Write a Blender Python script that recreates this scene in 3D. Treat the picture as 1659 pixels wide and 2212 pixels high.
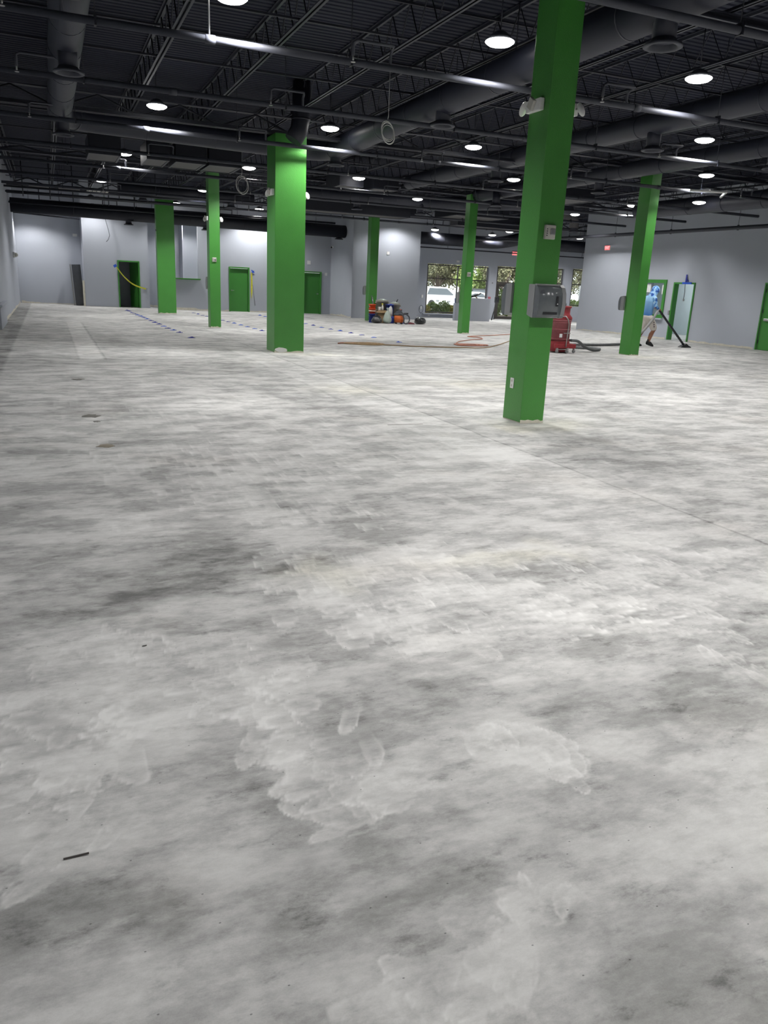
import bpy, bmesh, math, random
import numpy as np
from mathutils import Vector, Matrix
random.seed(7); RNG = np.random.default_rng(11)
S = bpy.context.scene
COL = S.collection
for o in list(bpy.data.objects): bpy.data.objects.remove(o)

# ------------------------------------------------------------------ camera
CAMZ = 1.6
cam_d = bpy.data.cameras.new('camera'); cam = bpy.data.objects.new('camera', cam_d); COL.objects.link(cam)
fw = Vector((0.37851307, 0.88227257, -0.27986239)); rt = Vector((0.92312403, -0.38191565, 0.04452477)); up = Vector((0.06760084, 0.27520091, 0.95900708))
cam.matrix_world = Matrix(((rt.x, up.x, -fw.x, 0), (rt.y, up.y, -fw.y, 0), (rt.z, up.z, -fw.z, CAMZ), (0, 0, 0, 1)))
cam_d.sensor_fit = 'VERTICAL'; cam_d.sensor_height = 36.0; cam_d.lens = 1683.77 * 36.0 / 2212.0
cam_d.clip_start = 0.05; cam_d.clip_end = 400
S.camera = cam

# ------------------------------------------------------------------ world, sun, exposure
W = bpy.data.worlds.new('world'); S.world = W; W.use_nodes = True
nt = W.node_tree; nt.nodes.clear()
bg = nt.nodes.new('ShaderNodeBackground'); wo = nt.nodes.new('ShaderNodeOutputWorld')
sky = nt.nodes.new('ShaderNodeTexSky'); sky.sky_type = 'HOSEK_WILKIE'; sky.turbidity = 7.0; sky.ground_albedo = 0.4
sky.sun_direction = Vector((0.35, 0.45, 0.8)).normalized()
mixw = nt.nodes.new('ShaderNodeMix'); mixw.data_type = 'RGBA'; mixw.inputs[0].default_value = 0.6
nt.links.new(sky.outputs[0], mixw.inputs[6]); mixw.inputs[7].default_value = (0.93, 0.97, 1.0, 1)
nt.links.new(mixw.outputs[2], bg.inputs[0]); bg.inputs[1].default_value = 3.4
nt.links.new(bg.outputs[0], wo.inputs[0])
sd = bpy.data.lights.new('sun', 'SUN'); sd.energy = 5.5; sd.angle = 0.02; sd.color = (1, .96, .88)
sun = bpy.data.objects.new('sun', sd); COL.objects.link(sun)
sun.rotation_euler = (math.radians(44), 0, math.radians(-18))
S.view_settings.view_transform = 'Standard'; S.view_settings.look = 'None'
S.view_settings.exposure = 0.0; S.view_settings.gamma = 1.0; S.view_settings.use_curve_mapping = False
LAMP_W = 720.0

# ------------------------------------------------------------------ helpers
def tag(o, label=None, cat=None, group=None, kind=None):
    if label: o['label'] = label
    if cat: o['category'] = cat
    if group: o['group'] = group
    if kind: o['kind'] = kind
    return o

def empty(name, loc=(0, 0, 0), rz=0.0, parent=None):
    o = bpy.data.objects.new(name, None); COL.objects.link(o); o.location = loc; o.rotation_euler = (0, 0, rz)
    o.empty_display_size = .1
    if parent: o.parent = parent
    return o

class MB:
    def __init__(s): s.bm = bmesh.new()
    def box(s, x0, x1, y0, y1, z0, z1, rot=None, bev=0.0):
        cx, cy, cz = (x0+x1)/2, (y0+y1)/2, (z0+z1)/2
        M = Matrix.Translation((cx, cy, cz)) @ (rot if rot else Matrix()) @ Matrix.Diagonal((abs(x1-x0), abs(y1-y0), abs(z1-z0), 1))
        r = bmesh.ops.create_cube(s.bm, size=1, matrix=M)
        if bev > 0:
            vs = r['verts']; es = list({e for v in vs for e in v.link_edges})
            bmesh.ops.bevel(s.bm, geom=es, offset=bev, segments=2, affect='EDGES', profile=.5)
        return s
    def tube(s, pts, r, n=8, cap=True, close=False):
        pts = [Vector(p) for p in pts]; N = len(pts)
        rr = r if isinstance(r, (list, tuple)) else [r]*N
        rings = []; ref = None
        for i, p in enumerate(pts):
            a = pts[i-1] if (i > 0 or close) else p; b = pts[(i+1) % N] if (i < N-1 or close) else p
            t = (b-a).normalized()
            if ref is None:
                ref = Vector((0, 0, 1)) if abs(t.z) < .9 else Vector((1, 0, 0))
            u = (ref - t*ref.dot(t)); u = u.normalized() if u.length > 1e-6 else t.orthogonal().normalized(); v = t.cross(u); ref = u
            rings.append([s.bm.verts.new(p + (u*math.cos(2*math.pi*k/n) + v*math.sin(2*math.pi*k/n))*rr[i]) for k in range(n)])
        M = N if close else N-1
        for i in range(M):
            A, B = rings[i], rings[(i+1) % N]
            for k in range(n):
                f = s.bm.faces.new((A[k], A[(k+1) % n], B[(k+1) % n], B[k])); f.smooth = True
        if cap and not close:
            s.bm.faces.new(rings[0][::-1]); s.bm.faces.new(rings[-1])
        return s
    def lathe(s, prof, c=(0, 0, 0), n=20, M=None):
        c = Vector(c); rings = []
        for r, z in prof:
            ring = []
            for k in range(n):
                p = Vector((max(r, 1e-4)*math.cos(2*math.pi*k/n), max(r, 1e-4)*math.sin(2*math.pi*k/n), z))
                if M: p = M @ p
                ring.append(s.bm.verts.new(p + c))
            rings.append(ring)
        for i in range(len(rings)-1):
            A, B = rings[i], rings[i+1]
            for k in range(n):
                f = s.bm.faces.new((A[k], A[(k+1) % n], B[(k+1) % n], B[k])); f.smooth = True
        s.bm.faces.new(rings[0][::-1]); s.bm.faces.new(rings[-1]); return s
    def prism(s, poly, y0, y1, axis='y'):
        f = (lambda a, b, t: (a, t, b)) if axis == 'y' else ((lambda a, b, t: (t, a, b)) if axis == 'x' else (lambda a, b, t: (a, b, t)))
        A = [s.bm.verts.new(f(a, b, y0)) for a, b in poly]; B = [s.bm.verts.new(f(a, b, y1)) for a, b in poly]
        n = len(poly)
        for k in range(n): s.bm.faces.new((A[k], A[(k+1) % n], B[(k+1) % n], B[k]))
        s.bm.faces.new(A[::-1]); s.bm.faces.new(B); return s
    def ball(s, c, r, sub=2, M=None):
        m = Matrix.Translation(c) @ (M if M else Matrix()) @ Matrix.Diagonal((r[0], r[1], r[2], 1) if isinstance(r, tuple) else (r, r, r, 1))
        q = bmesh.ops.create_icosphere(s.bm, subdivisions=sub, radius=1, matrix=m)
        for v in q['verts']:
            for f in v.link_faces: f.smooth = True
        return s
    def build(s, name, mat=None, parent=None, loc=None):
        bmesh.ops.recalc_face_normals(s.bm, faces=s.bm.faces)
        me = bpy.data.meshes.new(name); s.bm.to_mesh(me); s.bm.free()
        if mat: me.materials.append(mat)
        o = bpy.data.objects.new(name, me); COL.objects.link(o)
        if parent: o.parent = parent
        if loc: o.location = loc
        return o

def copy_tree(o, parent=None, loc=None):
    c = o.copy(); COL.objects.link(c); c.parent = parent
    if loc is not None: c.location = loc
    for ch in list(o.children): copy_tree(ch, c)
    return c

# ------------------------------------------------------------------ materials
def newmat(name):
    m = bpy.data.materials.new(name); m.use_nodes = True
    return m, m.node_tree, m.node_tree.nodes['Principled BSDF']
def nd(t, typ, **kw):
    n = t.nodes.new(typ)
    for k, v in kw.items(): setattr(n, k, v)
    return n
def mat(name, col, rough=.6, metal=0.0, var=.08, scale=6.0, bump=0.0, bscale=60.0, spec=.5, emit=None, estr=0, trans=0):
    m, t, b = newmat(name); L = t.links
    geo = nd(t, 'ShaderNodeNewGeometry')
    no = nd(t, 'ShaderNodeTexNoise'); no.inputs['Scale'].default_value = scale; no.inputs['Detail'].default_value = 4
    L.new(geo.outputs['Position'], no.inputs['Vector'])
    mp = nd(t, 'ShaderNodeMapRange'); mp.inputs[3].default_value = 1-var; mp.inputs[4].default_value = 1+var
    L.new(no.outputs[0], mp.inputs[0])
    mx = nd(t, 'ShaderNodeMix', data_type='RGBA', blend_type='MULTIPLY'); mx.inputs[0].default_value = 1
    mx.inputs[6].default_value = (*col, 1); L.new(mp.outputs[0], mx.inputs[7]); L.new(mx.outputs[2], b.inputs['Base Color'])
    b.inputs['Roughness'].default_value = rough; b.inputs['Metallic'].default_value = metal
    b.inputs['Specular IOR Level'].default_value = spec
    if bump:
        n2 = nd(t, 'ShaderNodeTexNoise'); n2.inputs['Scale'].default_value = bscale; n2.inputs['Detail'].default_value = 3
        L.new(geo.outputs['Position'], n2.inputs['Vector'])
        bp = nd(t, 'ShaderNodeBump'); bp.inputs['Strength'].default_value = bump; bp.inputs['Distance'].default_value = .01
        L.new(n2.outputs[0], bp.inputs['Height']); L.new(bp.outputs[0], b.inputs['Normal'])
    if emit: b.inputs['Emission Color'].default_value = (*emit, 1); b.inputs['Emission Strength'].default_value = estr
    if trans: b.inputs['Transmission Weight'].default_value = trans
    return m

GREEN = mat('green_paint', (.056, .245, .040), .36, var=.10, scale=2.5, bump=.30, bscale=70, spec=.6)
GREEN2 = mat('green_door_paint', (.048, .225, .038), .35, var=.06, scale=2, bump=.08, bscale=50)
WALL = mat('blue_grey_wall_paint', (.41, .435, .488), .75, var=.04, scale=1.2, bump=.12, bscale=40, spec=.3)
WALL2 = mat('pale_room_paint', (.50, .58, .60), .7, var=.04)
CREAM = mat('bare_plaster', (.60, .57, .48), .85, var=.2, scale=9, bump=.3)
DECK = mat('dark_deck_paint', (.0108, .0132, .027), .7, var=.15, scale=3, spec=.3)
STEEL = mat('dark_steel_paint', (.008, .0095, .018), .55, var=.2, scale=5)
STEEL2 = mat('dark_chord_paint', (.028, .031, .044), .55, var=.2, scale=5)
DUCT = mat('dark_duct_paint', (.023, .0255, .041), .5, var=.16, scale=3, bump=.1, bscale=12)
PIPE = mat('dark_pipe_paint', (.046, .049, .064), .6, var=.15, scale=8)
PANEL = mat('grey_panel', (.085, .082, .084), .7, var=.12, scale=4)
WHITE = mat('white_plastic', (.72, .72, .70), .4, var=.03)
OFFW = mat('off_white_plastic', (.50, .49, .44), .45, var=.05)
BLACKP = mat('black_plastic', (.018, .019, .022), .4, var=.2)
DGREY = mat('dark_grey_plastic', (.06, .065, .075), .4, var=.2)
GREYP = mat('grey_plastic', (.22, .225, .23), .45, var=.06)
SMOKE = mat('smoky_plastic', (.11, .122, .13), .22, var=.25, scale=9, spec=.7)
RED = mat('red_steel', (.30, .028, .036), .45, var=.22, scale=9)
REDD = mat('dusty_red_steel', (.30, .085, .095), .6, var=.25, scale=14)
METAL = mat('grey_metal', (.42, .42, .42), .35, metal=.8)
BRONZE = mat('dark_bronze_frame', (.045, .040, .036), .45, var=.1)
BLUET = mat('blue_tape', (.02, .09, .55), .55, var=.1)
NAVYT = mat('dark_blue_tape', (.02, .03, .30), .6, var=.1)
YELT = mat('yellow_caution_strap', (.62, .60, .04), .5, var=.2, scale=14)
ORANGE = mat('orange_plastic', (.62, .14, .03), .45, var=.06)
ORNG = mat('orange_red_plastic', (.75, .09, .025), .4, var=.06)
BLUEP = mat('blue_plastic', (.03, .06, .36), .4, var=.1)
BAG = mat('black_plastic_film', (.018, .020, .022), .22, var=.3, bump=.9, bscale=16, spec=.8)
BAGW = mat('clear_plastic_film', (.36, .43, .38), .3, var=.3, scale=9, bump=.7, bscale=14)
CARD = mat('cardboard', (.36, .25, .14), .8, var=.1)
GARB = mat('grey_bin_plastic', (.27, .26, .22), .5, var=.08)
CORD = mat('tan_cord', (.33, .22, .11), .6, var=.2)
CORDO = mat('orange_cord', (.42, .17, .11), .6, var=.2)
HOSE = mat('grey_hose', (.13, .135, .14), .5, var=.15)
HOSEL = mat('light_grey_hose', (.36, .36, .35), .5, var=.1)
SKIN = mat('skin', (.30, .13, .075), .55, var=.08)
SHORTS = mat('cream_fabric', (.62, .58, .53), .85, var=.06, bump=.2, bscale=20)
SHOE = mat('black_shoe', (.012, .012, .014), .5)
LENS = mat('lamp_lens', (1, 1, 1), .4, emit=(1, .98, .95), estr=14)
EXITM = mat('red_exit_panel', (.8, .1, .1), .4, emit=(1, .12, .13), estr=1.3)
EXITL = mat('exit_letters', (1, .6, .6), .4, emit=(1, .55, .55), estr=1.3)
CABLE = mat('white_cable', (.62, .62, .60), .5)
LEAF = mat('leaf_olive', (.23, .225, .13), .7, var=.5, scale=2.2)
LEAFD = mat('leaf_dark', (.17, .175, .105), .7, var=.5, scale=2)
LEAFY = mat('leaf_yellow', (.55, .48, .12), .7, var=.4, scale=3)
LEAFG = mat('leaf_bright', (.28, .36, .12), .7, var=.4, scale=3)
BARK = mat('bark', (.20, .16, .13), .9, var=.25)
ASPH = mat('asphalt', (.26, .26, .26), .9, var=.1)
CARW = mat('white_car_paint', (.75, .76, .78), .25)
CARD_ = mat('dark_car_paint', (.05, .055, .06), .25)
CARG = mat('car_glass', (.12, .14, .16), .1)
RUB = mat('rubber', (.03, .03, .03), .8)
STUC = mat('tan_stucco', (.55, .47, .40), .9, var=.1)
PAPER = mat('white_paper', (.75, .76, .76), .7)

def glass_mat():
    m, t, b = newmat('window_glass'); L = t.links
    tr = nd(t, 'ShaderNodeBsdfTransparent'); tr.inputs[0].default_value = (.93, .95, .94, 1)
    gl = nd(t, 'ShaderNodeBsdfGlossy'); gl.inputs['Roughness'].default_value = .02
    lw = nd(t, 'ShaderNodeLayerWeight'); lw.inputs[0].default_value = .5
    pw_ = nd(t, 'ShaderNodeMath', operation='POWER'); L.new(lw.outputs['Facing'], pw_.inputs[0]); pw_.inputs[1].default_value = 4
    fr = nd(t, 'ShaderNodeMath', operation='MULTIPLY_ADD'); L.new(pw_.outputs[0], fr.inputs[0]); fr.inputs[1].default_value = .7; fr.inputs[2].default_value = .03
    mx = nd(t, 'ShaderNodeMixShader'); L.new(fr.outputs[0], mx.inputs[0]); L.new(tr.outputs[0], mx.inputs[1]); L.new(gl.outputs[0], mx.inputs[2])
    L.new(mx.outputs[0], t.nodes['Material Output'].inputs[0]); return m
GLASS = glass_mat()

def hoodie_mat():
    m, t, b = newmat('blue_camo_fabric'); L = t.links
    tc = nd(t, 'ShaderNodeTexCoord'); no = nd(t, 'ShaderNodeTexNoise'); no.inputs['Scale'].default_value = 11; no.inputs['Detail'].default_value = 1.5
    L.new(tc.outputs['Object'], no.inputs[0])
    cr = nd(t, 'ShaderNodeValToRGB'); cr.color_ramp.interpolation = 'CONSTANT'
    e = cr.color_ramp.elements; e[0].color = (.03, .10, .42, 1); e[1].position = .44; e[1].color = (.16, .42, .85, 1)
    x = e.new(.53); x.color = (.45, .70, .95, 1)
    L.new(no.outputs[0], cr.inputs[0])
    sx = nd(t, 'ShaderNodeSeparateXYZ'); L.new(tc.outputs['Object'], sx.inputs[0])
    g = nd(t, 'ShaderNodeValToRGB'); g.color_ramp.elements[0].position = 1.0/2.0; g.color_ramp.elements[0].color = (.05, .20, .52, 1)
    g.color_ramp.elements[1].position = 1.62/2; g.color_ramp.elements[1].color = (.35, .62, .90, 1)
    dv = nd(t, 'ShaderNodeMath', operation='DIVIDE'); L.new(sx.outputs[2], dv.inputs[0]); dv.inputs[1].default_value = 2; L.new(dv.outputs[0], g.inputs[0])
    # camouflage on the hood (high) and on the sleeves (forward of the torso)
    h = nd(t, 'ShaderNodeMath', operation='GREATER_THAN'); L.new(sx.outputs[2], h.inputs[0]); h.inputs[1].default_value = 1.62
    h2 = nd(t, 'ShaderNodeMath', operation='LESS_THAN'); L.new(sx.outputs[1], h2.inputs[0]); h2.inputs[1].default_value = -.185
    mxh = nd(t, 'ShaderNodeMath', operation='MAXIMUM'); L.new(h.outputs[0], mxh.inputs[0]); L.new(h2.outputs[0], mxh.inputs[1])
    mx = nd(t, 'ShaderNodeMix', data_type='RGBA'); L.new(mxh.outputs[0], mx.inputs[0]); L.new(g.outputs[0], mx.inputs[6]); L.new(cr.outputs[0], mx.inputs[7])
    L.new(mx.outputs[2], b.inputs['Base Color']); b.inputs['Roughness'].default_value = .8; return m
HOOD = hoodie_mat()

def floor_mat():
    m, t, b = newmat('ground_concrete'); L = t.links
    geo = nd(t, 'ShaderNodeNewGeometry'); P = geo.outputs['Position']
    def mapv(sx, sy):
        mp = nd(t, 'ShaderNodeMapping'); mp.inputs['Scale'].default_value = (sx, sy, 1); L.new(P, mp.inputs[0]); return mp.outputs[0]
    def noise(v, s, d=4, ro=.55, dist=0.0):
        n = nd(t, 'ShaderNodeTexNoise'); n.inputs['Scale'].default_value = s; n.inputs['Detail'].default_value = d
        n.inputs['Roughness'].default_value = ro; n.inputs['Distortion'].default_value = dist; L.new(v, n.inputs[0]); return n.outputs[0]
    def rng(x, a, b_, c, d, smooth=True):
        r = nd(t, 'ShaderNodeMapRange'); r.interpolation_type = 'SMOOTHSTEP' if smooth else 'LINEAR'
        for i, v in enumerate((a, b_, c, d)): r.inputs[i+1].default_value = v
        L.new(x, r.inputs[0]); return r.outputs[0]
    def mth(op, a, b_):
        n = nd(t, 'ShaderNodeMath', operation=op)
        for i, v in enumerate((a, b_)):
            if isinstance(v, (int, float)): n.inputs[i].default_value = v
            else: L.new(v, n.inputs[i])
        return n.outputs[0]
    big = rng(noise(mapv(.8, 1), .55, 6, .6), .36, .64, -1, 1)
    mid = rng(noise(mapv(.75, 1.3), 2.4, 9, .68), .38, .62, -1, 1)
    fine = rng(noise(mapv(.7, 1.5), 13, 8, .72), .32, .68, -1, 1)
    patch = rng(noise(mapv(.7, 1.4), 6.5, 9, .74), .52, .68, 0, 1)
    grain = rng(noise(mapv(1, 1), 210, 2, .5), .25, .75, -1, 1)
    at = nd(t, 'ShaderNodeAttribute', attribute_name='smear'); tn = nd(t, 'ShaderNodeAttribute', attribute_name='tone')
    # dark wear gathers where the coarse and the middle noise agree
    v = mth('ADD', mth('MULTIPLY', big, .05), mth('MULTIPLY', mid, .10))
    v = mth('SUBTRACT', v, mth('MULTIPLY', mth('MULTIPLY', patch, rng(mid, -.1, .6, 1, .15)), .12))
    v = mth('ADD', v, mth('MULTIPLY', fine, .045)); v = mth('ADD', v, mth('MULTIPLY', grain, .012))
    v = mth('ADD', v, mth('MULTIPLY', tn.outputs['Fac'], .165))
    # smears hide the wear under them
    sm = at.outputs['Fac']
    hide = rng(sm, 0.0, .5, 1.0, .5)
    v = mth('MULTIPLY', v, hide)
    v = mth('ADD', v, mth('MULTIPLY', sm, .36)); v = mth('ADD', v, .425); v = mth('MINIMUM', v, .66); v = mth('MAXIMUM', v, .14)
    # small debris specks
    vo = nd(t, 'ShaderNodeTexVoronoi', feature='F1'); vo.voronoi_dimensions = '2D'; vo.inputs['Scale'].default_value = 3.6; vo.inputs['Randomness'].default_value = 1; L.new(mapv(1, 1.6), vo.inputs[0])
    sp = rng(vo.outputs['Distance'], .008, .014, .45, 1.0)
    v = mth('MULTIPLY', v, sp)
    cr = nd(t, 'ShaderNodeCombineColor'); L.new(mth('MULTIPLY', v, 1.0), cr.inputs[0]); L.new(mth('MULTIPLY', v, .995), cr.inputs[1]); L.new(mth('MULTIPLY', v, .965), cr.inputs[2])
    # warm / cool drifts
    dr = noise(mapv(1, 1), .8, 3, .5)
    mx = nd(t, 'ShaderNodeMix', data_type='RGBA', blend_type='MULTIPLY'); L.new(rng(dr, .55, .75, 0, .5), mx.inputs[0]); L.new(cr.outputs[0], mx.inputs[6]); mx.inputs[7].default_value = (1.0, .965, .93, 1)
    tint = nd(t, 'ShaderNodeAttribute', attribute_name='warm')
    mx2 = nd(t, 'ShaderNodeMix', data_type='RGBA', blend_type='MULTIPLY'); L.new(tint.outputs['Fac'], mx2.inputs[0]); L.new(mx.outputs[2], mx2.inputs[6]); mx2.inputs[7].default_value = (1.0, .97, .80, 1)
    L.new(mx2.outputs[2], b.inputs['Base Color'])
    b.inputs['Roughness'].default_value = .78; b.inputs['Specular IOR Level'].default_value = .12
    bp = nd(t, 'ShaderNodeBump'); bp.inputs['Strength'].default_value = .25; bp.inputs['Distance'].default_value = .004
    L.new(mth('ADD', mth('MULTIPLY', sm, 1.0), mth('MULTIPLY', fine, .4)), bp.inputs['Height']); L.new(bp.outputs[0], b.inputs['Normal'])
    return m
FLOORM = floor_mat()

# ================================================================== FLOOR (one mesh; dense near the camera, carrying stain and smear values)
XR = 31.0; YB = -8.0; YF = 43.0
xs = [-1.4] + list(np.arange(-1.3, -.6, .02)) + list(np.arange(-.6, 3.2, .0085)) + list(np.arange(3.2, 5.2, .016)); x = 5.2
while x < XR: xs.append(x); x += .10 if x < 16 else .3
xs.append(XR)
ys = [YB, -5, -2, 0, .5]; y = .8
while y < YF: ys.append(y); y += max(.009, .0028*y*y) if y < 14 else min(.51, .3)
ys.append(YF)
xs = np.array(xs); ys = np.array(ys); GX, GY = np.meshgrid(xs, ys)
smear = np.zeros_like(GX); tone = np.zeros_like(GX); warm = np.zeros_like(GX)
# low-frequency wobble used to roughen every painted outline
def fbm(X, Y, sc, seed):
    r = np.random.default_rng(seed); o = np.zeros_like(X)
    for k in range(14):
        a = r.uniform(0, 2*np.pi); f = sc*r.uniform(.5, 2.6); p = r.uniform(0, 6.28)
        o += np.sin((X*np.cos(a)+Y*np.sin(a))*f + p + 1.3*np.sin(X*f*.6+p))/(14**.5)
    return o
WX = fbm(GX, GY, 9, 1)*.022 + fbm(GX, GY, 22, 2)*.003; WY = fbm(GX, GY, 9, 3)*.022 + fbm(GX, GY, 22, 4)*.003
def stroke(cx, cy, th, L, Wd, a):
    i0, i1 = np.searchsorted(ys, [cy-1.3*max(L, Wd)-.06, cy+1.3*max(L, Wd)+.06]); j0, j1 = np.searchsorted(xs, [cx-1.3*max(L, Wd)-.06, cx+1.3*max(L, Wd)+.06])
    if i1 <= i0 or j1 <= j0: return
    sl = (slice(i0, i1), slice(j0, j1))
    dx = GX[sl]+WX[sl]-cx; dy = GY[sl]+WY[sl]-cy
    u = (dx*math.cos(th)+dy*math.sin(th))/L; v = (-dx*math.sin(th)+dy*math.cos(th) + .35*Wd*u*u)/Wd
    r = np.sqrt(u*u+v*v); m = np.clip((1.0-r)/.07, 0, 1)*np.clip((u+.8)/.9, 0, 1)
    rim = np.exp(-((1-r)/.11)**2)*np.clip(u*1.5-.1, 0, 1); fill = .62*np.clip(r, 0, 1)**1.5*np.clip(.45+u*.6, 0, 1)*(.8+.2*np.sin(v*9+cx*40)) + .10
    val = a*(fill + .42*rim)*m
    smear[sl] = smear[sl]*(1-.55*m) + val
def zone(n, pts, rad, th, dth, L, Wd, a):
    for k in range(int(n*1.5)):
        t = RNG.uniform(0, len(pts)-1.001); i = int(t); f = t-i
        px = pts[i][0]*(1-f)+pts[i+1][0]*f + RNG.normal(0, rad[0]); py = pts[i][1]*(1-f)+pts[i+1][1]*f + RNG.normal(0, rad[1])
        stroke(px, py, th+RNG.normal(0, dth), L*RNG.uniform(.45, 1.3), Wd*RNG.uniform(.45, 1.15), a*RNG.uniform(.45, 1.1))
R = math.radians
zone(80, [(.78, 3.15), (.74, 2.8), (.74, 2.5), (.78, 2.25), (.84, 2.05), (.88, 2.0)], (.09, .05), R(215), .5, .13, .07, .8)
zone(60, [(-.15, 2.9), (-.05, 2.65), (.0, 2.45)], (.11, .10), R(235), .7, .14, .07, .75)
zone(26, [(.18, 2.72), (.32, 2.78), (.5, 2.95)], (.06, .06), R(205), .4, .20, .06, .75)
zone(26, [(-.05, 3.3), (.25, 3.3), (.5, 3.2)], (.10, .08), R(170), .6, .16, .05, .6)
zone(85, [(1.36, 4.3), (1.38, 3.8), (1.42, 3.3), (1.6, 3.08)], (.16, .14), R(225), .7, .13, .08, .62)
zone(70, [(1.7, 3.9), (2.2, 3.6), (2.6, 3.2), (3.1, 3.0)], (.22, .28), R(-25), .45, .26, .065, .62)
zone(70, [(2.5, 3.9), (3.2, 3.7), (3.9, 3.3), (4.2, 3.0)], (.25, .2), R(-35), .4, .22, .06, .62)
zone(24, [(2.0, 3.1), (2.5, 2.95)], (.15, .08), R(5), .25, .33, .045, .8)
zone(28, [(1.42, 2.18), (1.55, 2.0)], (.07, .08), R(-60), .8, .11, .06, .7)
zone(110, [(1.0, 7.2), (1.8, 6.9), (2.6, 6.5)], (.5, .4), R(200), .8, .20, .12, .55)
zone(60, [(1.1, 6.2), (1.6, 5.4), (1.75, 5.1)], (.25, .3), R(-150), .8, .17, .09, .6)
zone(34, [(.62, 1.22), (.9, 1.28), (1.16, 1.40)], (.07, .04), R(200), .8, .12, .05, .6)
zone(18, [(2.75, 2.4), (2.85, 2.2)], (.06, .06), R(60), .6, .10, .05, .7)
zone(16, [(-.15, 2.0), (.05, 2.1)], (.07, .05), R(200), .6, .13, .04, .5)
zone(60, [(4.6, 6.6), (3.6, 7.5), (2.0, 9.5), (.6, 10.0)], (.6, .8), R(180), .9, .3, .14, .35)
zone(110, [(0, 8), (2, 11), (5, 6.5), (8, 10), (3, 13)], (1.6, 2.0), R(10), 1.2, .5, .2, .35)
def blob(cx, cy, rx, ry, a, arr=tone):
    arr += a*np.exp(-(((GX+4*WX-cx)/rx)**2+((GY+4*WY-cy)/ry)**2))
for b_ in [(.65, 4.4, .55, .55, -.75), (.2, 4.0, .35, .4, -.55), (1.15, 4.1, .35, .3, -.55), (.62, 1.72, .22, .22, -.75), (.95, 1.78, .16, .12, -.6), (1.95, 2.26, .22, .14, -.65),
           (1.22, 2.66, .14, .18, -.6), (-.08, 1.85, .25, .22, -.45), (.55, 2.15, .12, .25, -.55), (.22, 2.3, .2, .15, -.5), (2.7, 3.65, .4, .3, -.45), (1.35, 2.45, .3, .15, -.5),
           (.75, 1.45, .2, .1, -.5), (.2, 1.7, .25, .08, -.4), (1.15, 1.55, .2, .08, -.45), (1.3, 1.68, .18, .08, -.4), (3.2, 2.6, .3, .3, -.35), (.5, 6.2, .6, .5, -.4), (2.4, 5.3, .7, .5, -.5),
           (1.67, 2.66, .28, .22, .5), (.97, 1.95, .13, .14, .45), (1.85, 1.75, .3, .2, .35), (.28, 2.0, .15, .1, .2), (.3, 5.1, .4, .3, .4), (.25, 1.58, .2, .08, .35), (2.2, 4.1, .4, .3, .3),
           (0.2, 3.6, .35, .15, .45), (1.0, 3.5, .35, .12, .4), (3.6, 5.0, .9, .5, .35), (5.0, 5.3, .8, .4, .3), (1.5, 1.3, .3, .12, .25), (3.0, 10, 2.0, 1.2, -.35), (7.5, 9.5, 1.5, 1.0, -.3),
           (.6, 11, 1.2, .9, -.25), (2.6, 15, 1.5, 1.6, -.3), (9, 13, 3, 1.3, .25), (1.2, 19.8, 1.6, 1.0, -.35), (2.3, 24.5, 2.2, 1.0, -.25), (10, 17, 3, .9, -.2), (14, 14, 2, .7, -.3), (6, 13, 2, 1, .3)]:
    blob(*b_)
def rect(x0, x1, y0, y1, a, arr, soft=.03):
    m = np.clip((GX+WX*.4-x0)/soft, 0, 1)*np.clip((x1-GX-WX*.4)/soft, 0, 1)*np.clip((GY+WY*.4-y0)/soft, 0, 1)*np.clip((y1-GY-WY*.4)/soft, 0, 1)
    arr += a*m
tone += .06*np.clip((GY-4)/6, 0, 1)
rect(3.76, 4.46, 5.82, 19, .45, tone)            # pale refilled trench running away from the camera
rect(4.44, 4.475, 3.0, 30, -.8, tone, .012); rect(6.9, 6.92, 2, 16, -.5, tone, .01)
rect(-2, 31, 8.02, 8.05, -.35, tone, .015); rect(2.6, 5.0, 8.42, 8.45, -.5, tone, .015)
rect(3.3, 4.4, 6.3, 7.0, .35, smear, .15)
rect(.46, .90, 15.9, 27.5, .55, tone); rect(.90, .96, 16, 27, -.6, tone, .03); rect(.42, .46, 16, 24, -.5, tone, .03)
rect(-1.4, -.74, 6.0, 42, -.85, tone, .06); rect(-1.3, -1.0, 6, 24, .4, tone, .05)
rect(18.0, 18.4, 14, 20, .4, tone, .1)
for (cx, cy, rx, ry) in [(5.1, 8.1, .25, .35), (5.6, 7.95, .5, .18), (5.95, 8.3, .35, .25), (5.4, 17.3, .9, .35), (4.3, 11.5, .6, .5), (2.6, 3.95, .5, .12), (1.3, 4.0, .25, .2), (6.8, 12, .8, .6), (15, 17.4, .8, .5)]:
    blob(cx, cy, rx, ry, .45, warm); blob(cx, cy, rx*.9, ry*.9, .25, tone)
nv = GX.size; nxp, nyp = len(xs), len(ys)
co = np.zeros((nv, 3), np.float32); co[:, 0] = GX.ravel(); co[:, 1] = GY.ravel()
I = np.arange(nv).reshape(nyp, nxp)
F = np.stack([I[:-1, :-1], I[:-1, 1:], I[1:, 1:], I[1:, :-1]], -1).reshape(-1, 4)
me = bpy.data.meshes.new('floor'); me.vertices.add(nv); me.vertices.foreach_set('co', co.ravel())
me.loops.add(F.size); me.loops.foreach_set('vertex_index', F.ravel().astype(np.int32))
me.polygons.add(len(F)); me.polygons.foreach_set('loop_start', np.arange(0, F.size, 4, dtype=np.int32)); me.polygons.foreach_set('loop_total', np.full(len(F), 4, np.int32))
me.update(calc_edges=True)
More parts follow.
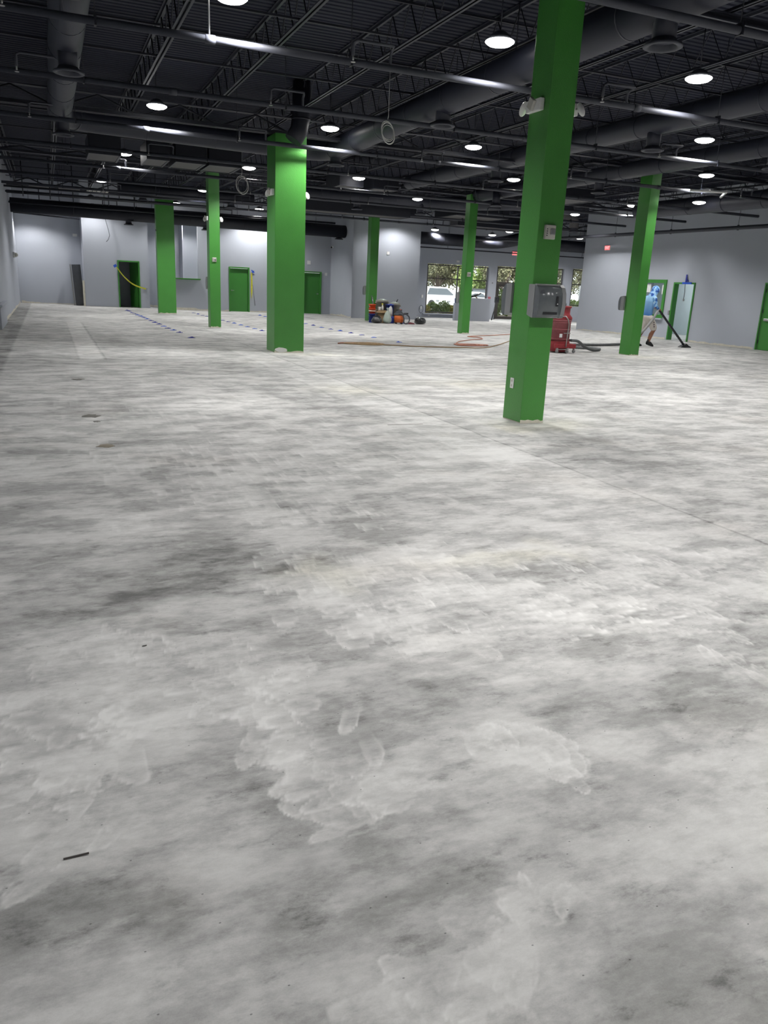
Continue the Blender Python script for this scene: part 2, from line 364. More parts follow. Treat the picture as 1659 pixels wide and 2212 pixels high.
for nme, arr in (('smear', smear), ('tone', tone), ('warm', np.clip(warm, 0, 1))):
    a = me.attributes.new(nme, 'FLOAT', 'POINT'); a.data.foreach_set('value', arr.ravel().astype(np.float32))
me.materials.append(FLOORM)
floor = bpy.data.objects.new('floor', me); COL.objects.link(floor)
tag(floor, 'ground grey concrete floor with pale trowel smears and dark stains', 'floor', kind='structure')

# ================================================================== WALLS
T = .15; DECKZ = 5.52
def wall(name, label, axis, at, a0, a1, z0, z1, openings=(), sgn=1, m=WALL, top=False):
    """vertical wall; axis 'y': plane Y=at spanning X a0..a1, body on the sgn side"""
    b = MB(); cuts = sorted({a0, a1, *[v for o in openings for v in o[:2]]})
    for i in range(len(cuts)-1):
        c0, c1 = cuts[i], cuts[i+1]; mid = (c0+c1)/2; segs = [(z0, z1)]
        for o in openings:
            if o[0] < mid < o[1]:
                ns = []
                for s0, s1 in segs:
                    if o[2] > s0: ns.append((s0, min(o[2], s1)))
                    if o[3] < s1: ns.append((max(o[3], s0), s1))
                segs = [q for q in ns if q[1]-q[0] > 1e-4]
        for s0, s1 in segs:
            lo, hi = sorted((at, at+sgn*T))
            if axis == 'y': b.box(c0, c1, lo, hi, s0, s1)
            else: b.box(lo, hi, c0, c1, s0, s1)
    bmesh.ops.remove_doubles(b.bm, verts=b.bm.verts, dist=1e-4)
    return tag(b.build(name, m), label, 'wall', kind='structure')
def jag(name, axis, at, a0, a1, zmax, parent, sgn=-1, seed=0):
    """unpainted strip left where the skirting was, with a ragged top"""
    r = random.Random(seed); b = MB(); n = max(4, int(abs(a1-a0)/.12)); z = zmax*.8
    top = []
    for i in range(n+1):
        z = min(zmax, max(zmax*.25, z + r.uniform(-.35, .35)*zmax)) if r.random() < .7 else z
        top.append((a0+(a1-a0)*i/n, z))
    poly = [(a0, 0.003)] + top + [(a1, 0.003)]
    lo, hi = sorted((at, at+sgn*.006))
    b.prism(poly, lo, hi, 'y' if axis == 'y' else 'x')
    return b.build(name, CREAM, parent)

wl = wall('wall_left', 'long blue grey wall along the left edge of the hall', 'x', -1.25, YB, 42.2, 0, DECKZ, sgn=-1)
jag('bare_strip', 'x', -1.25, 12, 42.1, .10, wl, 1, 1)
ledge = MB().box(-1.25, -1.14, 23.4, 26.6, .58, .64, bev=.01).box(-1.25, -1.19, 23.4, 26.6, 0, .58).build('wall_ledge', WALL, wl)
wall('wall_front', 'blue grey wall behind the photographer', 'y', YB, -1.25, XR, 0, DECKZ, sgn=-1)
wr_ = wall('wall_back', 'blue grey recessed far wall at the left end', 'y', 42.0, -1.4, 8.0, 0, DECKZ)
jag('bare_strip', 'y', 42.0, -1.2, 1.6, .14, wr_, -1, 2); jag('bare_strip', 'y', 42.0, 4.6, 5.7, .12, wr_, -1, 3)
wa = wall('wall_back_left', 'blue grey wall block around the doorway with the yellow strap', 'y', 40.3, 1.6, 4.5, 0, DECKZ, [(3.14, 4.02, 0, 2.09)])
s1 = MB().box(1.6, 1.75, 40.45, 42, 0, DECKZ).box(4.35, 4.5, 40.45, 42, 0, DECKZ).build('side_wall', WALL, wa)
jag('bare_strip', 'y', 40.3, 1.65, 3.0, .05, wa, -1, 4)
wm = wall('wall_back_middle', 'blue grey far wall with the serving hatch and closed green doors', 'y', 39.3, 5.3, 13.3, 0, DECKZ, [(5.55, 6.66, 1.46, 4.0), (8.18, 9.07, 0, 2.05), (11.90, 12.76, 0, 2.02)])
jag('bare_strip', 'y', 39.3, 5.35, 8.1, .12, wm, -1, 5); jag('bare_strip', 'y', 39.3, 9.15, 11.8, .07, wm, -1, 6)
wj = wall('wall_jog', 'short blue grey wall turning toward the camera at the stepped corner', 'x', 13.3, 36.1, 39.45, 0, DECKZ, sgn=1)
jag('bare_strip', 'x', 13.3, 36.15, 39.2, .16, wj, -1, 7)
wb = wall('wall_block', 'blue grey projecting wall block behind the cleaning gear', 'y', 36.1, 13.3, 16.75, 0, DECKZ)
MB().box(16.6, 16.75, 36.25, 39.45, 0, DECKZ).build('side_wall', WALL, wb)
FW = [(18.72, 22.50, .22, 2.80), (23.0, 24.75, 0, 2.86), (25.2, 27.42, .22, 2.92), (28.0, 29.9, .86, 2.96)]
wf = wall('wall_entrance', 'blue grey entrance wall with tall storefront windows', 'y', 39.3, 16.6, XR, 0, DECKZ, FW)
wr = wall('wall_right', 'long blue grey wall on the right with green framed door', 'x', 22.6, YB, 31.0, 0, DECKZ, [(25.42, 27.4, .84, 2.24), (23.88, 24.94, 0, 2.15), (19.2, 20.55, 0, 2.2)], sgn=1)
jag('bare_strip', 'x', 22.6, 25.1, 30.9, .07, wr, -1, 8); jag('bare_strip', 'x', 22.6, 20.7, 23.8, .08, wr, -1, 9)
MB().box(22.75, 28.6, 30.85, 31.0, 0, DECKZ).build('return_wall', WALL, wr)
wall('wall_far_right', 'blue grey side wall of the entrance bay', 'x', XR, YB, 39.45, 0, DECKZ, sgn=1)
# rooms behind openings
MB_ = MB().box(2.2, 5.0, 42.16, 42.3, 0, 2.6).build('trim_1', WALL2); tag(MB_, 'dim pale wall seen through the doorway with the yellow strap', 'wall', kind='structure')
rm = MB().box(5.35, 8.4, 41.95, 41.99, 0, 4.4); rm.box(6.20, 6.24, 41.0, 41.95, 0, 4.4); tag(rm.build('trim_2', WALL), 'pale back wall seen through the serving hatch', 'wall', kind='structure')
rm = MB(); rm.box(26.6, 26.75, 24.0, 30.8, 0, 2.8); rm.box(22.75, 26.7, 23.2, 23.35, 0, 2.8); rm.box(22.75, 26.75, 23.2, 30.85, 2.8, 2.9)
tag(rm.build('trim_3', WALL2), 'pale side room seen through the green framed door opening', 'wall', kind='structure')
lt = bpy.data.lights.new('side_room_lamp', 'POINT'); lt.energy = 130; lt.shadow_soft_size = .2; lo = bpy.data.objects.new('side_room_lamp', lt); COL.objects.link(lo); lo.location = (24.8, 27.0, 2.5)

# ================================================================== DOORS AND WINDOWS
def frame(mbm, x0, x1, z0, z1, y0, y1, w, axis='y', sill=False):
    bx = (lambda a, b_, c, d: mbm.box(a, b_, y0, y1, c, d)) if axis == 'y' else (lambda a, b_, c, d: mbm.box(y0, y1, a, b_, c, d))
    bx(x0, x0+w, z0, z1); bx(x1-w, x1, z0, z1); bx(x0+w, x1-w, z1-w, z1)
    if sill: bx(x0+w, x1-w, z0, z0+w)
    return mbm
def lever(name, x, y, z, parent, axis='y', s=1):
    b = MB()
    if axis == 'y': b.lathe([(.03, 0), (.03, .012)], (x, y, z), 12, Matrix.Rotation(R(90), 3, 'X')); b.tube([(x, y-.01, z), (x, y-.06, z), (x+s*.11, y-.065, z)], .011)
    else: b.box(y-.012, y, x-.03, x+.03, z-.03, z+.03); b.tube([(y-.01, x, z), (y-.06, x, z), (y-.065, x+s*.11, z)], .011)
    return b.build(name, METAL, parent)
d = empty('door_1', (3.58, 40.3, 0)); tag(d, 'open green door inside the doorway crossed by a yellow strap', 'door', kind='structure')
def off(o, par):
    o.location = Vector(o.location) - Vector(par.location); return o
off(frame(MB(), 3.08, 4.08, 0, 2.14, 40.27, 40.5, .06).build('door_frame', GREEN2, d), d)
lf = MB().box(0, .86, -.045, 0, .01, 2.05).build('door_leaf', GREEN2, d); lf.location = (.40, .22, 0); lf.rotation_euler = (0, 0, R(108))
lever('door_handle', .78, -.045, 1.0, lf, 'y', -1)
d = empty('door_2', (8.62, 39.3, 0)); tag(d, 'closed green door left of the nearest wide column', 'door', kind='structure')
off(frame(MB(), 8.12, 9.13, 0, 2.10, 39.27, 39.45, .065).build('door_frame', GREEN2, d), d)
lf = off(MB().box(8.186, 9.064, 39.36, 39.40, .01, 2.03).build('door_leaf', GREEN2, d), d); off(lever('door_handle', 8.26, 39.36, 1.0, d), d)
d = empty('door_3', (12.33, 39.3, 0)); tag(d, 'closed green door just right of the wide column', 'door', kind='structure')
off(frame(MB(), 11.84, 12.82, 0, 2.07, 39.27, 39.45, .065).build('door_frame', GREEN2, d), d)
off(MB().box(11.906, 12.754, 39.36, 39.40, .01, 2.0).build('door_leaf', GREEN2, d), d); off(lever('door_handle', 12.66, 39.36, .99, d, 'y', -1), d)
d = empty('door_4', (22.6, 24.4, 0)); tag(d, 'green door frame open to a pale side room', 'door', kind='structure')
off(frame(MB(), 23.84, 24.98, 0, 2.19, 22.56, 22.78, .06, 'x').build('door_frame', GREEN2, d), d)
off(MB().box(22.55, 22.60, 25.0, 25.09, .95, 1.12, bev=.01).build('wall_switch', GREYP, d), d)
d = empty('door_5', (22.6, 19.9, 0)); tag(d, 'closed green exit door cut by the right edge of the picture', 'door', kind='structure')
off(frame(MB(), 19.15, 20.60, 0, 2.24, 22.56, 22.7, .05, 'x').build('door_frame', GREEN2, d), d)
off(MB().box(22.61, 22.66, 19.205, 20.545, .01, 2.185).build('door_leaf', GREEN2, d), d)
for z in (.28, 1.4-.1, 1.98): off(MB().tube([(22.595, 20.53, z-.06), (22.595, 20.53, z+.06)], .014).build('hinge', DGREY, d), d)
off(MB().box(22.53, 22.60, 19.3, 20.4, .98, 1.06, bev=.01).build('push_bar', METAL, d), d)
# window in the right wall
w = empty('window_1', (22.6, 26.4, .84)); tag(w, 'green framed interior window behind the bending worker', 'window', kind='structure')
off(frame(MB(), 25.38, 27.44, .80, 2.28, 22.55, 22.76, .13, 'x', True).build('window_frame', GREEN2, w), w)
off(MB().box(22.66, 22.67, 25.51, 27.31, .93, 2.15).build('pane', GLASS, w), w)
off(MB().box(22.64, 22.655, 25.56, 25.68, 1.72, 2.08).build('paper_strip', PAPER, w), w)
pp = MB(); pp.box(22.64, 22.655, 26.35, 26.62, 1.78, 2.1); off(pp.build('notice_sheet', PAPER, w), w)
off(MB().box(22.48, 22.6, 25.34, 27.48, .74, .80).build('window_sill', WALL, w), w)
# serving hatch sill
t_ = MB().box(5.45, 6.74, 39.1, 39.46, 1.41, 1.47, bev=.008).build('trim_4', GREEN2); tag(t_, 'narrow green sill under the serving hatch in the far wall', 'sill', kind='structure')

def storefront(name, label, x0, x1, z0, z1, mull, rails, y=39.36):
    w = empty(name, ((x0+x1)/2, y, z0)); tag(w, label, 'window', kind='structure')
    off(frame(MB(), x0, x1, z0, z1, y, y+.08, .05, 'y', True).build('window_frame', BRONZE, w), w)
    xe = [x0+.05]+list(mull)+[x1-.05]; ze = [z0+.05]+list(rails)+[z1-.05]
    for m_ in mull: off(MB().box(m_-.025, m_+.025, y, y+.08, z0+.05, z1-.05).build('mullion', BRONZE, w), w)
    for r_ in rails:
        for i in range(len(xe)-1): off(MB().box(xe[i]+(.025 if i else 0), xe[i+1]-(.025 if i < len(xe)-2 else 0), y+.005, y+.075, r_-.025, r_+.025).build('rail', BRONZE, w), w)
    for i in range(len(xe)-1):
        for k in range(len(ze)-1): off(MB().box(xe[i]+.01, xe[i+1]-.01, y+.035, y+.045, ze[k]+.01, ze[k+1]-.01).build('pane', GLASS, w), w)
    return w
storefront('window_2', 'wide storefront window left of the entrance door', 18.76, 22.46, .26, 2.76, [20.6], [2.04])
storefront('window_3', 'storefront window behind the towel dispenser, right of the nearest column', 25.24, 27.38, .26, 2.88, [26.3], [2.1])
storefront('window_4', 'narrow storefront window beside the corner of the right wall', 28.04, 29.86, .90, 2.92, [], [2.1])
off_ = MB().box(18.55, 22.6, 39.18, 39.36, .16, .22, bev=.01).build('trim_5', WALL); tag(off_, 'pale sill under the wide storefront window', 'sill', kind='structure')
d = empty('door_6', (23.9, 39.36, 0)); tag(d, 'glazed entrance door with dark metal frame', 'door', kind='structure')
off(frame(MB(), 23.04, 24.71, 0, 2.82, 39.36, 39.46, .06).build('door_frame', BRONZE, d), d)
off(MB().box(23.10, 24.65, 39.36, 39.46, 1.94, 2.02).build('transom_bar', BRONZE, d), d)
off(MB().box(23.12, 24.63, 39.40, 39.41, 2.03, 2.75).build('pane', GLASS, d), d)
off(frame(MB(), 23.11, 24.64, .02, 1.93, 39.38, 39.43, .14, 'y', True).build('door_leaf', BRONZE, d), d)
off(MB().box(23.26, 24.49, 39.40, 39.41, .17, 1.78).build('pane', GLASS, d), d)
off(MB().tube([(24.44, 39.37, 1.25), (24.44, 39.32, 1.25), (24.44, 39.32, .9), (24.44, 39.37, .9)], .014).build('door_handle', METAL, d), d)

# ================================================================== CEILING: deck, joists, girders
dk = bmesh.new(); prof = []
yy = YB; pit = .152
while yy < YF:
    prof += [(yy, DECKZ), (yy+.085, DECKZ), (yy+.10, DECKZ+.022), (yy+.137, DECKZ+.022)]; yy += pit
rowA = [dk.verts.new((-1.4, a, z)) for a, z in prof]; rowB = [dk.verts.new((XR+.1, a, z)) for a, z in prof]
for i in range(len(prof)-1): dk.faces.new((rowA[i], rowA[i+1], rowB[i+1], rowB[i]))
r0 = [dk.verts.new(p) for p in ((-1.4, YB, DECKZ+.12), (XR+.1, YB, DECKZ+.12), (XR+.1, YF, DECKZ+.12), (-1.4, YF, DECKZ+.12))]; dk.faces.new(r0)
me = bpy.data.meshes.new('ceiling'); dk.to_mesh(me); dk.free(); me.materials.append(DECK)
ceil = bpy.data.objects.new('ceiling', me); COL.objects.link(ceil); tag(ceil, 'black painted ribbed metal roof deck', 'ceiling', kind='structure')
JZ = 4.97
def joist_mesh(y0, y1, zb, zt, name_w=.10):
    b = MB(); b.box(-name_w/2, -.012, y0, y1, zb, zb+.012); b.box(.012, name_w/2, y0, y1, zb, zb+.012); b.box(-.022, -.012, y0, y1, zb, zb+.045); b.box(.012, .022, y0, y1, zb, zb+.045)
    b.box(-name_w/2, name_w/2, y0, y1, zt-.012, zt); b.box(-.02, .02, y0, y1, zt-.05, zt-.012)
    w = MB(); n = int((y1-y0)/.32)
    pts = [(0, y0+(y1-y0)*i/n, (zb+.02 if i % 2 == 0 else zt-.03)) for i in range(n+1)]
    w.tube(pts, .011, 4)
    return b, w
b, w_ = joist_mesh(YB+.1, 39.0, JZ, DECKZ-.005)
j0 = b.build('roof_joist', STEEL2, ceil, (1.93, 0, 0)); w_.build('web', STEEL, j0)
for x in [-.95, .44, 3.43, 5.06, 6.50, 7.92, 9.44, 11.0, 12.5, 14.0, 15.6, 17.1, 18.6, 20.1, 21.6, 23.2, 24.8, 26.4, 28.0, 29.6]:
    copy_tree(j0, ceil, (x, 0, 0))
# bridging bars along X between joists
for y in (3.2, 6.0, 11.6, 14.6, 20.6, 23.4, 29.0, 32.2):
    MB().box(-1.2, 30.9, y-.018, y+.018, JZ+.012, JZ+.04).build('bridging_bar', STEEL, ceil)
    MB().box(-1.2, 30.9, y-.018, y+.018, DECKZ-.09, DECKZ-.06).build('bridging_bar', STEEL, ceil)
def girder(y, zb, x0, x1):
    b = MB(); b.box(x0, x1, y-.085, y-.015, zb, zb+.02); b.box(x0, x1, y+.015, y+.085, zb, zb+.02); b.box(x0, x1, y-.03, y-.015, zb, zb+.08); b.box(x0, x1, y+.015, y+.03, zb, zb+.08)
    zt = JZ-.01
    b.box(x0, x1, y-.07, y+.07, zt-.02, zt)
    g = b.build('roof_girder', STEEL2, ceil)
    w = MB(); n = max(2, int((x1-x0)/.75)); w.tube([(x0+(x1-x0)*i/n, y, zb+.03 if i % 2 == 0 else zt-.03) for i in range(n+1)], .022, 4)
    if zt-zb > .12: w.build('web', STEEL, g)
girder(8.50, 4.86, -1.2, 30.9); girder(17.96, 4.60, -1.2, 13.0); girder(17.96, 4.81, 13.0, 30.9); girder(26.4, 4.76, -1.2, 30.9); girder(35.15, 4.62, -1.2, 30.9)

# ================================================================== COLUMNS
def column(x0, y0, wd, dp, h, label, strips=None):
    o = MB().box(0, wd, 0, dp, .012, h, bev=.006).build('column', GREEN, loc=(x0, y0, 0)); tag(o, label, 'column', 'green columns')
    r = random.Random(int(x0*100)); n = 9
    poly = [(0, -.0)] + [(wd*i/n, r.uniform(.02, .055)) for i in range(n+1)] + [(wd, 0)]
    MB().prism([(a, max(z, .001)) for a, z in poly], -.006, 0).build('bare_edge', CREAM, o)
    MB().box(.004, wd-.004, .004, dp-.004, .001, .012).build('base_gap', CREAM, o)
    return o
c1 = column(5.36, 8.30, .34, .42, 4.86, 'nearest green column, tall in the right half, carrying two towel dispensers')
c2 = column(4.66, 17.62, .69, .70, 4.58, 'widest green column, left of centre, with a chipped white patch at its foot')
c3 = column(4.26, 34.94, .72, .40, 4.55, 'wide green column farthest away on the left, beside the serving hatch')
c4 = column(4.80, 26.18, .34, .41, 4.76, 'slim green column between the far wide column and the near wide one')
c5 = column(13.12, 33.42, .38, .38, 4.60, 'green column with the pile of cleaning gear at its foot')
c6 = column(13.83, 25.85, .31, .33, 4.76, 'slim green column in front of the storefront windows')
c7 = column(14.89, 17.83, .31, .46, 4.81, 'green column on the right half hiding the worker')
p_ = MB(); r = random.Random(4); pl = [(.10+.16*math.cos(a)*r.uniform(.8, 1.1)+.06, .065+.055*math.sin(a)*r.uniform(.8, 1.1)) for a in np.linspace(0, 2*math.pi, 11)[:-1]]
p_.prism(pl, -.008, 0); p_.build('chipped_patch', WHITE, c2)
MB().prism([(.42, .0), (.44, .03), (.6, .025), (.68, .02), (.68, 0)], -.012, 0).build('chipped_patch', CREAM, c2)

# ------------------------------------------------------------------ dispensers, alarms, emergency lights on columns
def dispenser(loc, rz, label, wd=.38):
    """local: back on y=0, body towards -y, x centred, z from 0"""
    g = empty('towel_dispenser', loc, rz); tag(g, label, 'dispenser', 'paper towel dispensers on columns')
    h = .39; q = [(0, .02), (-.10, 0), (-.19, .012), (-.215, .06), (-.235, .18), (-.22, .30), (-.17, .365), (-.10, .385), (0, .385)]
    b = MB(); b.prism([(a, z) for a, z in [(0, .03), (-.10, .0), (-.13, .0), (-.13, .385), (0, .385)]], -wd/2, wd/2, 'x'); b.build('back_body', GREYP, g)
    b = MB(); b.prism([(-.13, .004), (-.185, .006), (-.205, .018), (-.216, .045), (-.226, .10), (-.233, .16), (-.235, .21), (-.231, .255), (-.221, .295), (-.205, .328), (-.183, .355), (-.158, .374), (-.13, .383)], -wd/2+.004, wd/2-.004, 'x')
    for f in b.bm.faces: f.smooth = len(f.verts) == 4

    cv = b.build('cover', SMOKE, g)
    MB().prism([(-.131, .0), (-.20, .008), (-.224, .06), (-.243, .18), (-.230, .285), (-.195, .355), (-.15, .386), (-.131, .388)], wd/2-.05, wd/2+.002, 'x').build('side_trim', GREYP, g)
    MB().prism([(-.131, .375), (-.165, .372), (-.17, .384), (-.131, .392)], -wd/2, wd/2-.05, 'x').build('top_trim', GREYP, g)
    MB().box(-.11, .09, -.224, -.214, .045, .075).build('paper_slot', BLACKP, g)
    MB().box(.055, .085, -.245, -.232, .14, .26, bev=.004).build('lock_badge', BLACKP, g)
    MB().prism([(.060, .163), (.080, .163), (.070, .178)], -.2475, -.2455).build('white_mark', WHITE, cv)
    MB().lathe([(.035, -.02), (.035, .01)], (-.135, -.215, .29), 12, Matrix.Rotation(R(90), 3, 'X')).build('roll_hub', DGREY, g)
    return g
d0 = dispenser((5.50, 8.30, 1.30), 0, 'large grey towel dispenser on the front of the nearest column')
def dcopy(loc, rz, label):
    c = copy_tree(d0, None, loc); c.rotation_euler = (0, 0, rz); c['label'] = label
    for ch in list(c.children):
        if ch.name.startswith(('side_trim', 'roll_hub', 'lock_badge')):
            for q in list(ch.children): bpy.data.objects.remove(q)
            bpy.data.objects.remove(ch)
    return c
dcopy((5.52, 8.72, 1.30), R(180), 'grey towel dispenser on the far side of the nearest column')
dcopy((15.03, 18.29, 1.20), R(180), 'grey towel dispenser on the far side of the column hiding the worker')
dcopy((13.97, 26.18, 1.07), R(180), 'grey towel dispenser on the slim column before the windows')
dcopy((13.24, 33.80, 1.12), R(180), 'dark towel dispenser on the column beside the cleaning gear')
dcopy((4.96, 26.59, 1.20), R(180), 'dark towel dispenser on the slim left column')

def strobe(x, y, z, w, h, label):
    g = empty('fire_alarm', (x, y, z)); tag(g, label, 'alarm', 'fire alarm strobes on columns')
    MB().box(-w/2, w/2, -.045, 0, -h/2, h/2, bev=.008).build('housing', OFFW, g)
    MB().box(-.01+w*.05, w*.42, -.062, -.043, -h*.2, h*.25, bev=.006).build('strobe_lens', METAL, g)
    for k in range(4): MB().box(-w*.40, -w*.30, -.048, -.044, -h*.28+k*h*.15, -h*.28+k*h*.15+.01).build('slot', BLACKP, g)
    return g
strobe(5.51, 8.30, 2.28, .14, .16, 'cream fire alarm strobe high on the nearest column')
strobe(4.95, 26.18, 2.12, .13, .13, 'cream fire alarm strobe on the slim left column')
strobe(13.96, 25.85, 2.08, .14, .15, 'cream fire alarm strobe on the slim column before the windows')

def emergency(loc, rz, label, round_heads=True):
    """mounted on a wall at local y=0 facing -y"""
    g = empty('emergency_light', loc, rz); tag(g, label, 'emergency light', 'emergency lights on columns')
    MB().box(-.15, .15, -.06, 0, -.065, .065, bev=.01).build('battery_box', WHITE, g)
    for s, tl in ((-1, 25),):
        h_ = MB().ball((s*.205, -.055, -.005), (.030, .060, .085), 3, Matrix.Rotation(R(28), 4, 'Y') @ Matrix.Rotation(R(20), 4, 'Z')).build('lamp_head', WHITE, g)
        MB().tube([(s*.14, -.03, 0), (s*.19, -.05, -.005)], .016).build('swivel', WHITE, g)
    MB().box(-.055, .055, -.10, -.06, -.045, .075, rot=Matrix.Rotation(R(32), 4, 'Y'), bev=.008).build('test_panel', OFFW, g)
    return g
e0 = emergency((5.36, 8.56, 3.655), R(-90), 'white twin head emergency light on the left side of the nearest column')
def ecopy(loc, rz, label):
    c = copy_tree(e0, None, loc); c.rotation_euler = (0, 0, rz); c['label'] = label; return c
ecopy((5.70, 8.46, 3.62), R(90), 'white emergency light on the right side of the nearest column')
ecopy((4.66, 17.85, 3.42), R(-90), 'white emergency light on the left side of the widest column')
ecopy((5.35, 17.9, 3.40), R(90), 'white emergency light on the right side of the widest column')
ecopy((4.80, 26.38, 3.35), R(-90), 'white emergency light on the left side of the slim left column')
ecopy((5.14, 26.38, 3.34), R(90), 'white emergency light on the right side of the slim left column')
o = empty('wall_outlet', (5.36, 8.56, .475)); tag(o, 'white outlet low on the left side of the nearest column', 'outlet')
MB().box(-.008, 0, -.04, .04, -.065, .065, bev=.003).build('cover_plate', WHITE, o)
for s in (-1, 1): MB().box(-.011, -.008, -.016, .016, s*.03-.014, s*.03+.014).build('socket', OFFW, o)
o = MB().box(-.03, 0, -.05, .05, -.04, .04, bev=.01).build('cable_bracket', DGREY, loc=(4.26, 35.0, 3.32)); tag(o, 'small dark bracket on the left edge of the far wide column', 'bracket')

# small white fittings on the far walls
def plate(name, x, y, z, w, h, label, cat, m=WHITE, axis='y', dz=.03):
    b = MB(); b.box(-w/2, w/2, -dz, 0, -h/2, h/2, bev=.004) if axis == 'y' else b.box(-dz, 0, -w/2, w/2, -h/2, h/2, bev=.004)
    return tag(b.build(name, m, loc=(x, y, z)), label, cat)
plate('alarm_sounder', 12.14, 39.3, 2.49, .17, .18, 'white alarm box above the closed green door right of the wide column', 'alarm')
plate('thermostat', 13.05, 39.3, 1.97, .12, .14, 'white thermostat right of the closed green door', 'thermostat')
plate('wall_sensor', 15.07, 36.1, 3.04, .14, .14, 'small white sensor on the projecting wall block', 'sensor')
plate('wall_sensor', 20.51, 39.3, 2.97, .18, .10, 'small white box above the wide storefront window', 'sensor')
plate('wall_outlet', 18.50, 39.3, 1.09, .10, .15, 'white switch plate left of the wide storefront window', 'outlet')
plate('wall_outlet', 18.46, 39.3, .50, .10, .15, 'white outlet with a coiled cord low beside the window', 'outlet')
plate('wall_outlet', 18.95, 39.3, .11, .13, .06, 'white outlet under the wide storefront window', 'outlet')
plate('wall_outlet', 22.75, 39.3, 1.95, .07, .07, 'tiny grey plate left of the entrance door', 'outlet', GREYP)
tag(MB().tube([(18.46+.12*math.cos(a), 39.25, .42+.20*math.sin(a)) for a in np.linspace(0, 2*math.pi, 17)[:-1]], .012, 6, close=True).build('coiled_cord', DGREY), 'dark cord coiled on the outlet beside the window', 'cord')
o = empty('security_camera', (13.3, 39.0, 3.28)); tag(o, 'small white camera high in the stepped corner', 'camera')
MB().lathe([(.05, -.02), (.05, .02)], (-.03, 0, 0), 12, Matrix.Rotation(R(90), 3, 'Y')).build('camera_base', WHITE, o)
MB().ball((-.09, -.02, -.02), .045).build('camera_lens', BLACKP, o)
o = empty('security_camera', (-1.25, 37.3, 2.1)); tag(o, 'round pale camera dome on the left wall', 'camera')
MB().lathe([(.11, 0), (.11, .06), (.10, .08)], (0, 0, 0), 14, Matrix.Rotation(R(90), 3, 'Y')).build('camera_base', WHITE, o); MB().ball((.11, 0, 0), .09).build('dome', OFFW, o)
plate('wall_sensor', 1.35, 42.0, 3.2, .2, .12, 'small white box high on the recessed far wall', 'sensor')

def text_mesh(s, size, m, parent, M):
    c = bpy.data.curves.new('letters', 'FONT'); c.body = s; c.size = size; c.extrude = .002; c.align_x = 'CENTER'; c.align_y = 'CENTER'
    t0 = bpy.data.objects.new('letters', c); me = bpy.data.meshes.new_from_object(t0); bpy.data.objects.remove(t0)
    me.materials.append(m); o = bpy.data.objects.new('letters', me); COL.objects.link(o); o.parent = parent; o.matrix_local = M; return o
def exit_sign(loc, rz, label, w=.36, h=.20):
    g = empty('exit_sign', loc, rz); tag(g, label, 'exit sign')
    MB().box(-w/2, w/2, -.05, 0, -h/2, h/2, bev=.008).build('housing', WHITE, g)
    MB().box(-w/2+.015, w/2-.015, -.056, -.050, -h/2+.015, h/2-.015).build('face', EXITM, g)
    text_mesh('EXIT', .15, EXITL, g, Matrix.Translation((0, -.059, 0)) @ Matrix.Rotation(R(90), 4, 'X'))
exit_sign((24.0, 39.3, 3.57), 0, 'red lit exit sign above the glazed entrance door')
exit_sign((22.6, 29.33, 3.56), R(-90), 'red lit exit sign on the long right wall')

# ================================================================== CEILING LIGHTS
def make_light():
    g = empty('ceiling_light'); z = 0
    MB().lathe([(.03, .14), (.06, .135), (.10, .11), (.15, .06), (.17, .026), (.16, .02)], (0, 0, 0), 22).build('housing', DGREY, g)
    MB().lathe([(.001, -.045), (.08, -.040), (.15, -.022), (.185, .002), (.192, .014), (.185, .022)], (0, 0, 0), 22).build('lens', LENS, g)
    MB().tube([(0, 0, .13), (0, 0, DECKZ-4.7)], .008, 6).build('stem', STEEL, g)
    return g
LP = {  # row name: list of (x, y, z)
 'leftmost row': [(2.19, -3.9, 4.7), (2.19, 3.2, 4.7), (2.19, 10.29, 4.7), (2.18, 17.14, 4.7), (2.18, 24.18, 4.7), (2.02, 31.71, 4.7), (2.02, 39.2, 4.7)],
 'second row from left': [(5.7, -3.9, 4.7), (5.7, 3.2, 4.7), (5.68, 10.12, 4.7), (5.73, 17.2, 4.7), (5.7, 24.55, 4.7), (5.67, 31.99, 4.7), (5.6, 38.6, 4.7)],
 'third row from left': [(9.2, -3.9, 4.7), (9.2, 3.2, 4.7), (9.05, 10.11, 4.7), (9.22, 17.28, 4.7), (9.09, 24.37, 4.7), (9.35, 31.9, 4.7), (9.35, 38.2, 4.7)],
 'fourth row from left': [(12.8, 6.4, 4.7), (12.55, 13.6, 4.7), (12.79, 21.35, 4.7), (12.96, 28.41, 4.7), (15.3, 35.0, 4.7)],
 'fifth row from left': [(16.2, 3.2, 4.7), (16.2, 10.0, 4.7), (16.1, 17.19, 4.7), (16.4, 25.0, 4.7), (17.0, 30.5, 4.7)],
 'row nearest the right wall': [(18.6, 20.0, 4.43), (19.57, 24.29, 4.7), (20.21, 28.65, 4.7)],
 'bay at the far left wall': [(-.55, 40.7, 4.12)],
 'hatch room, an added fill lamp out of sight': [(6.3, 40.4, 4.3)],  # added lamp, itself unseen, put in to brighten the room behind the hatch
 'entrance bay': [(18.40, 38.0, 4.38), (21.48, 35.81, 4.4), (21.7, 37.9, 4.33), (26.2, 36.5, 4.4), (28.0, 34.0, 4.4)]}
ordn = ['nearest', 'second nearest', 'third nearest', 'fourth nearest', 'fifth nearest', 'sixth nearest', 'seventh nearest']
L0 = make_light(); first = True
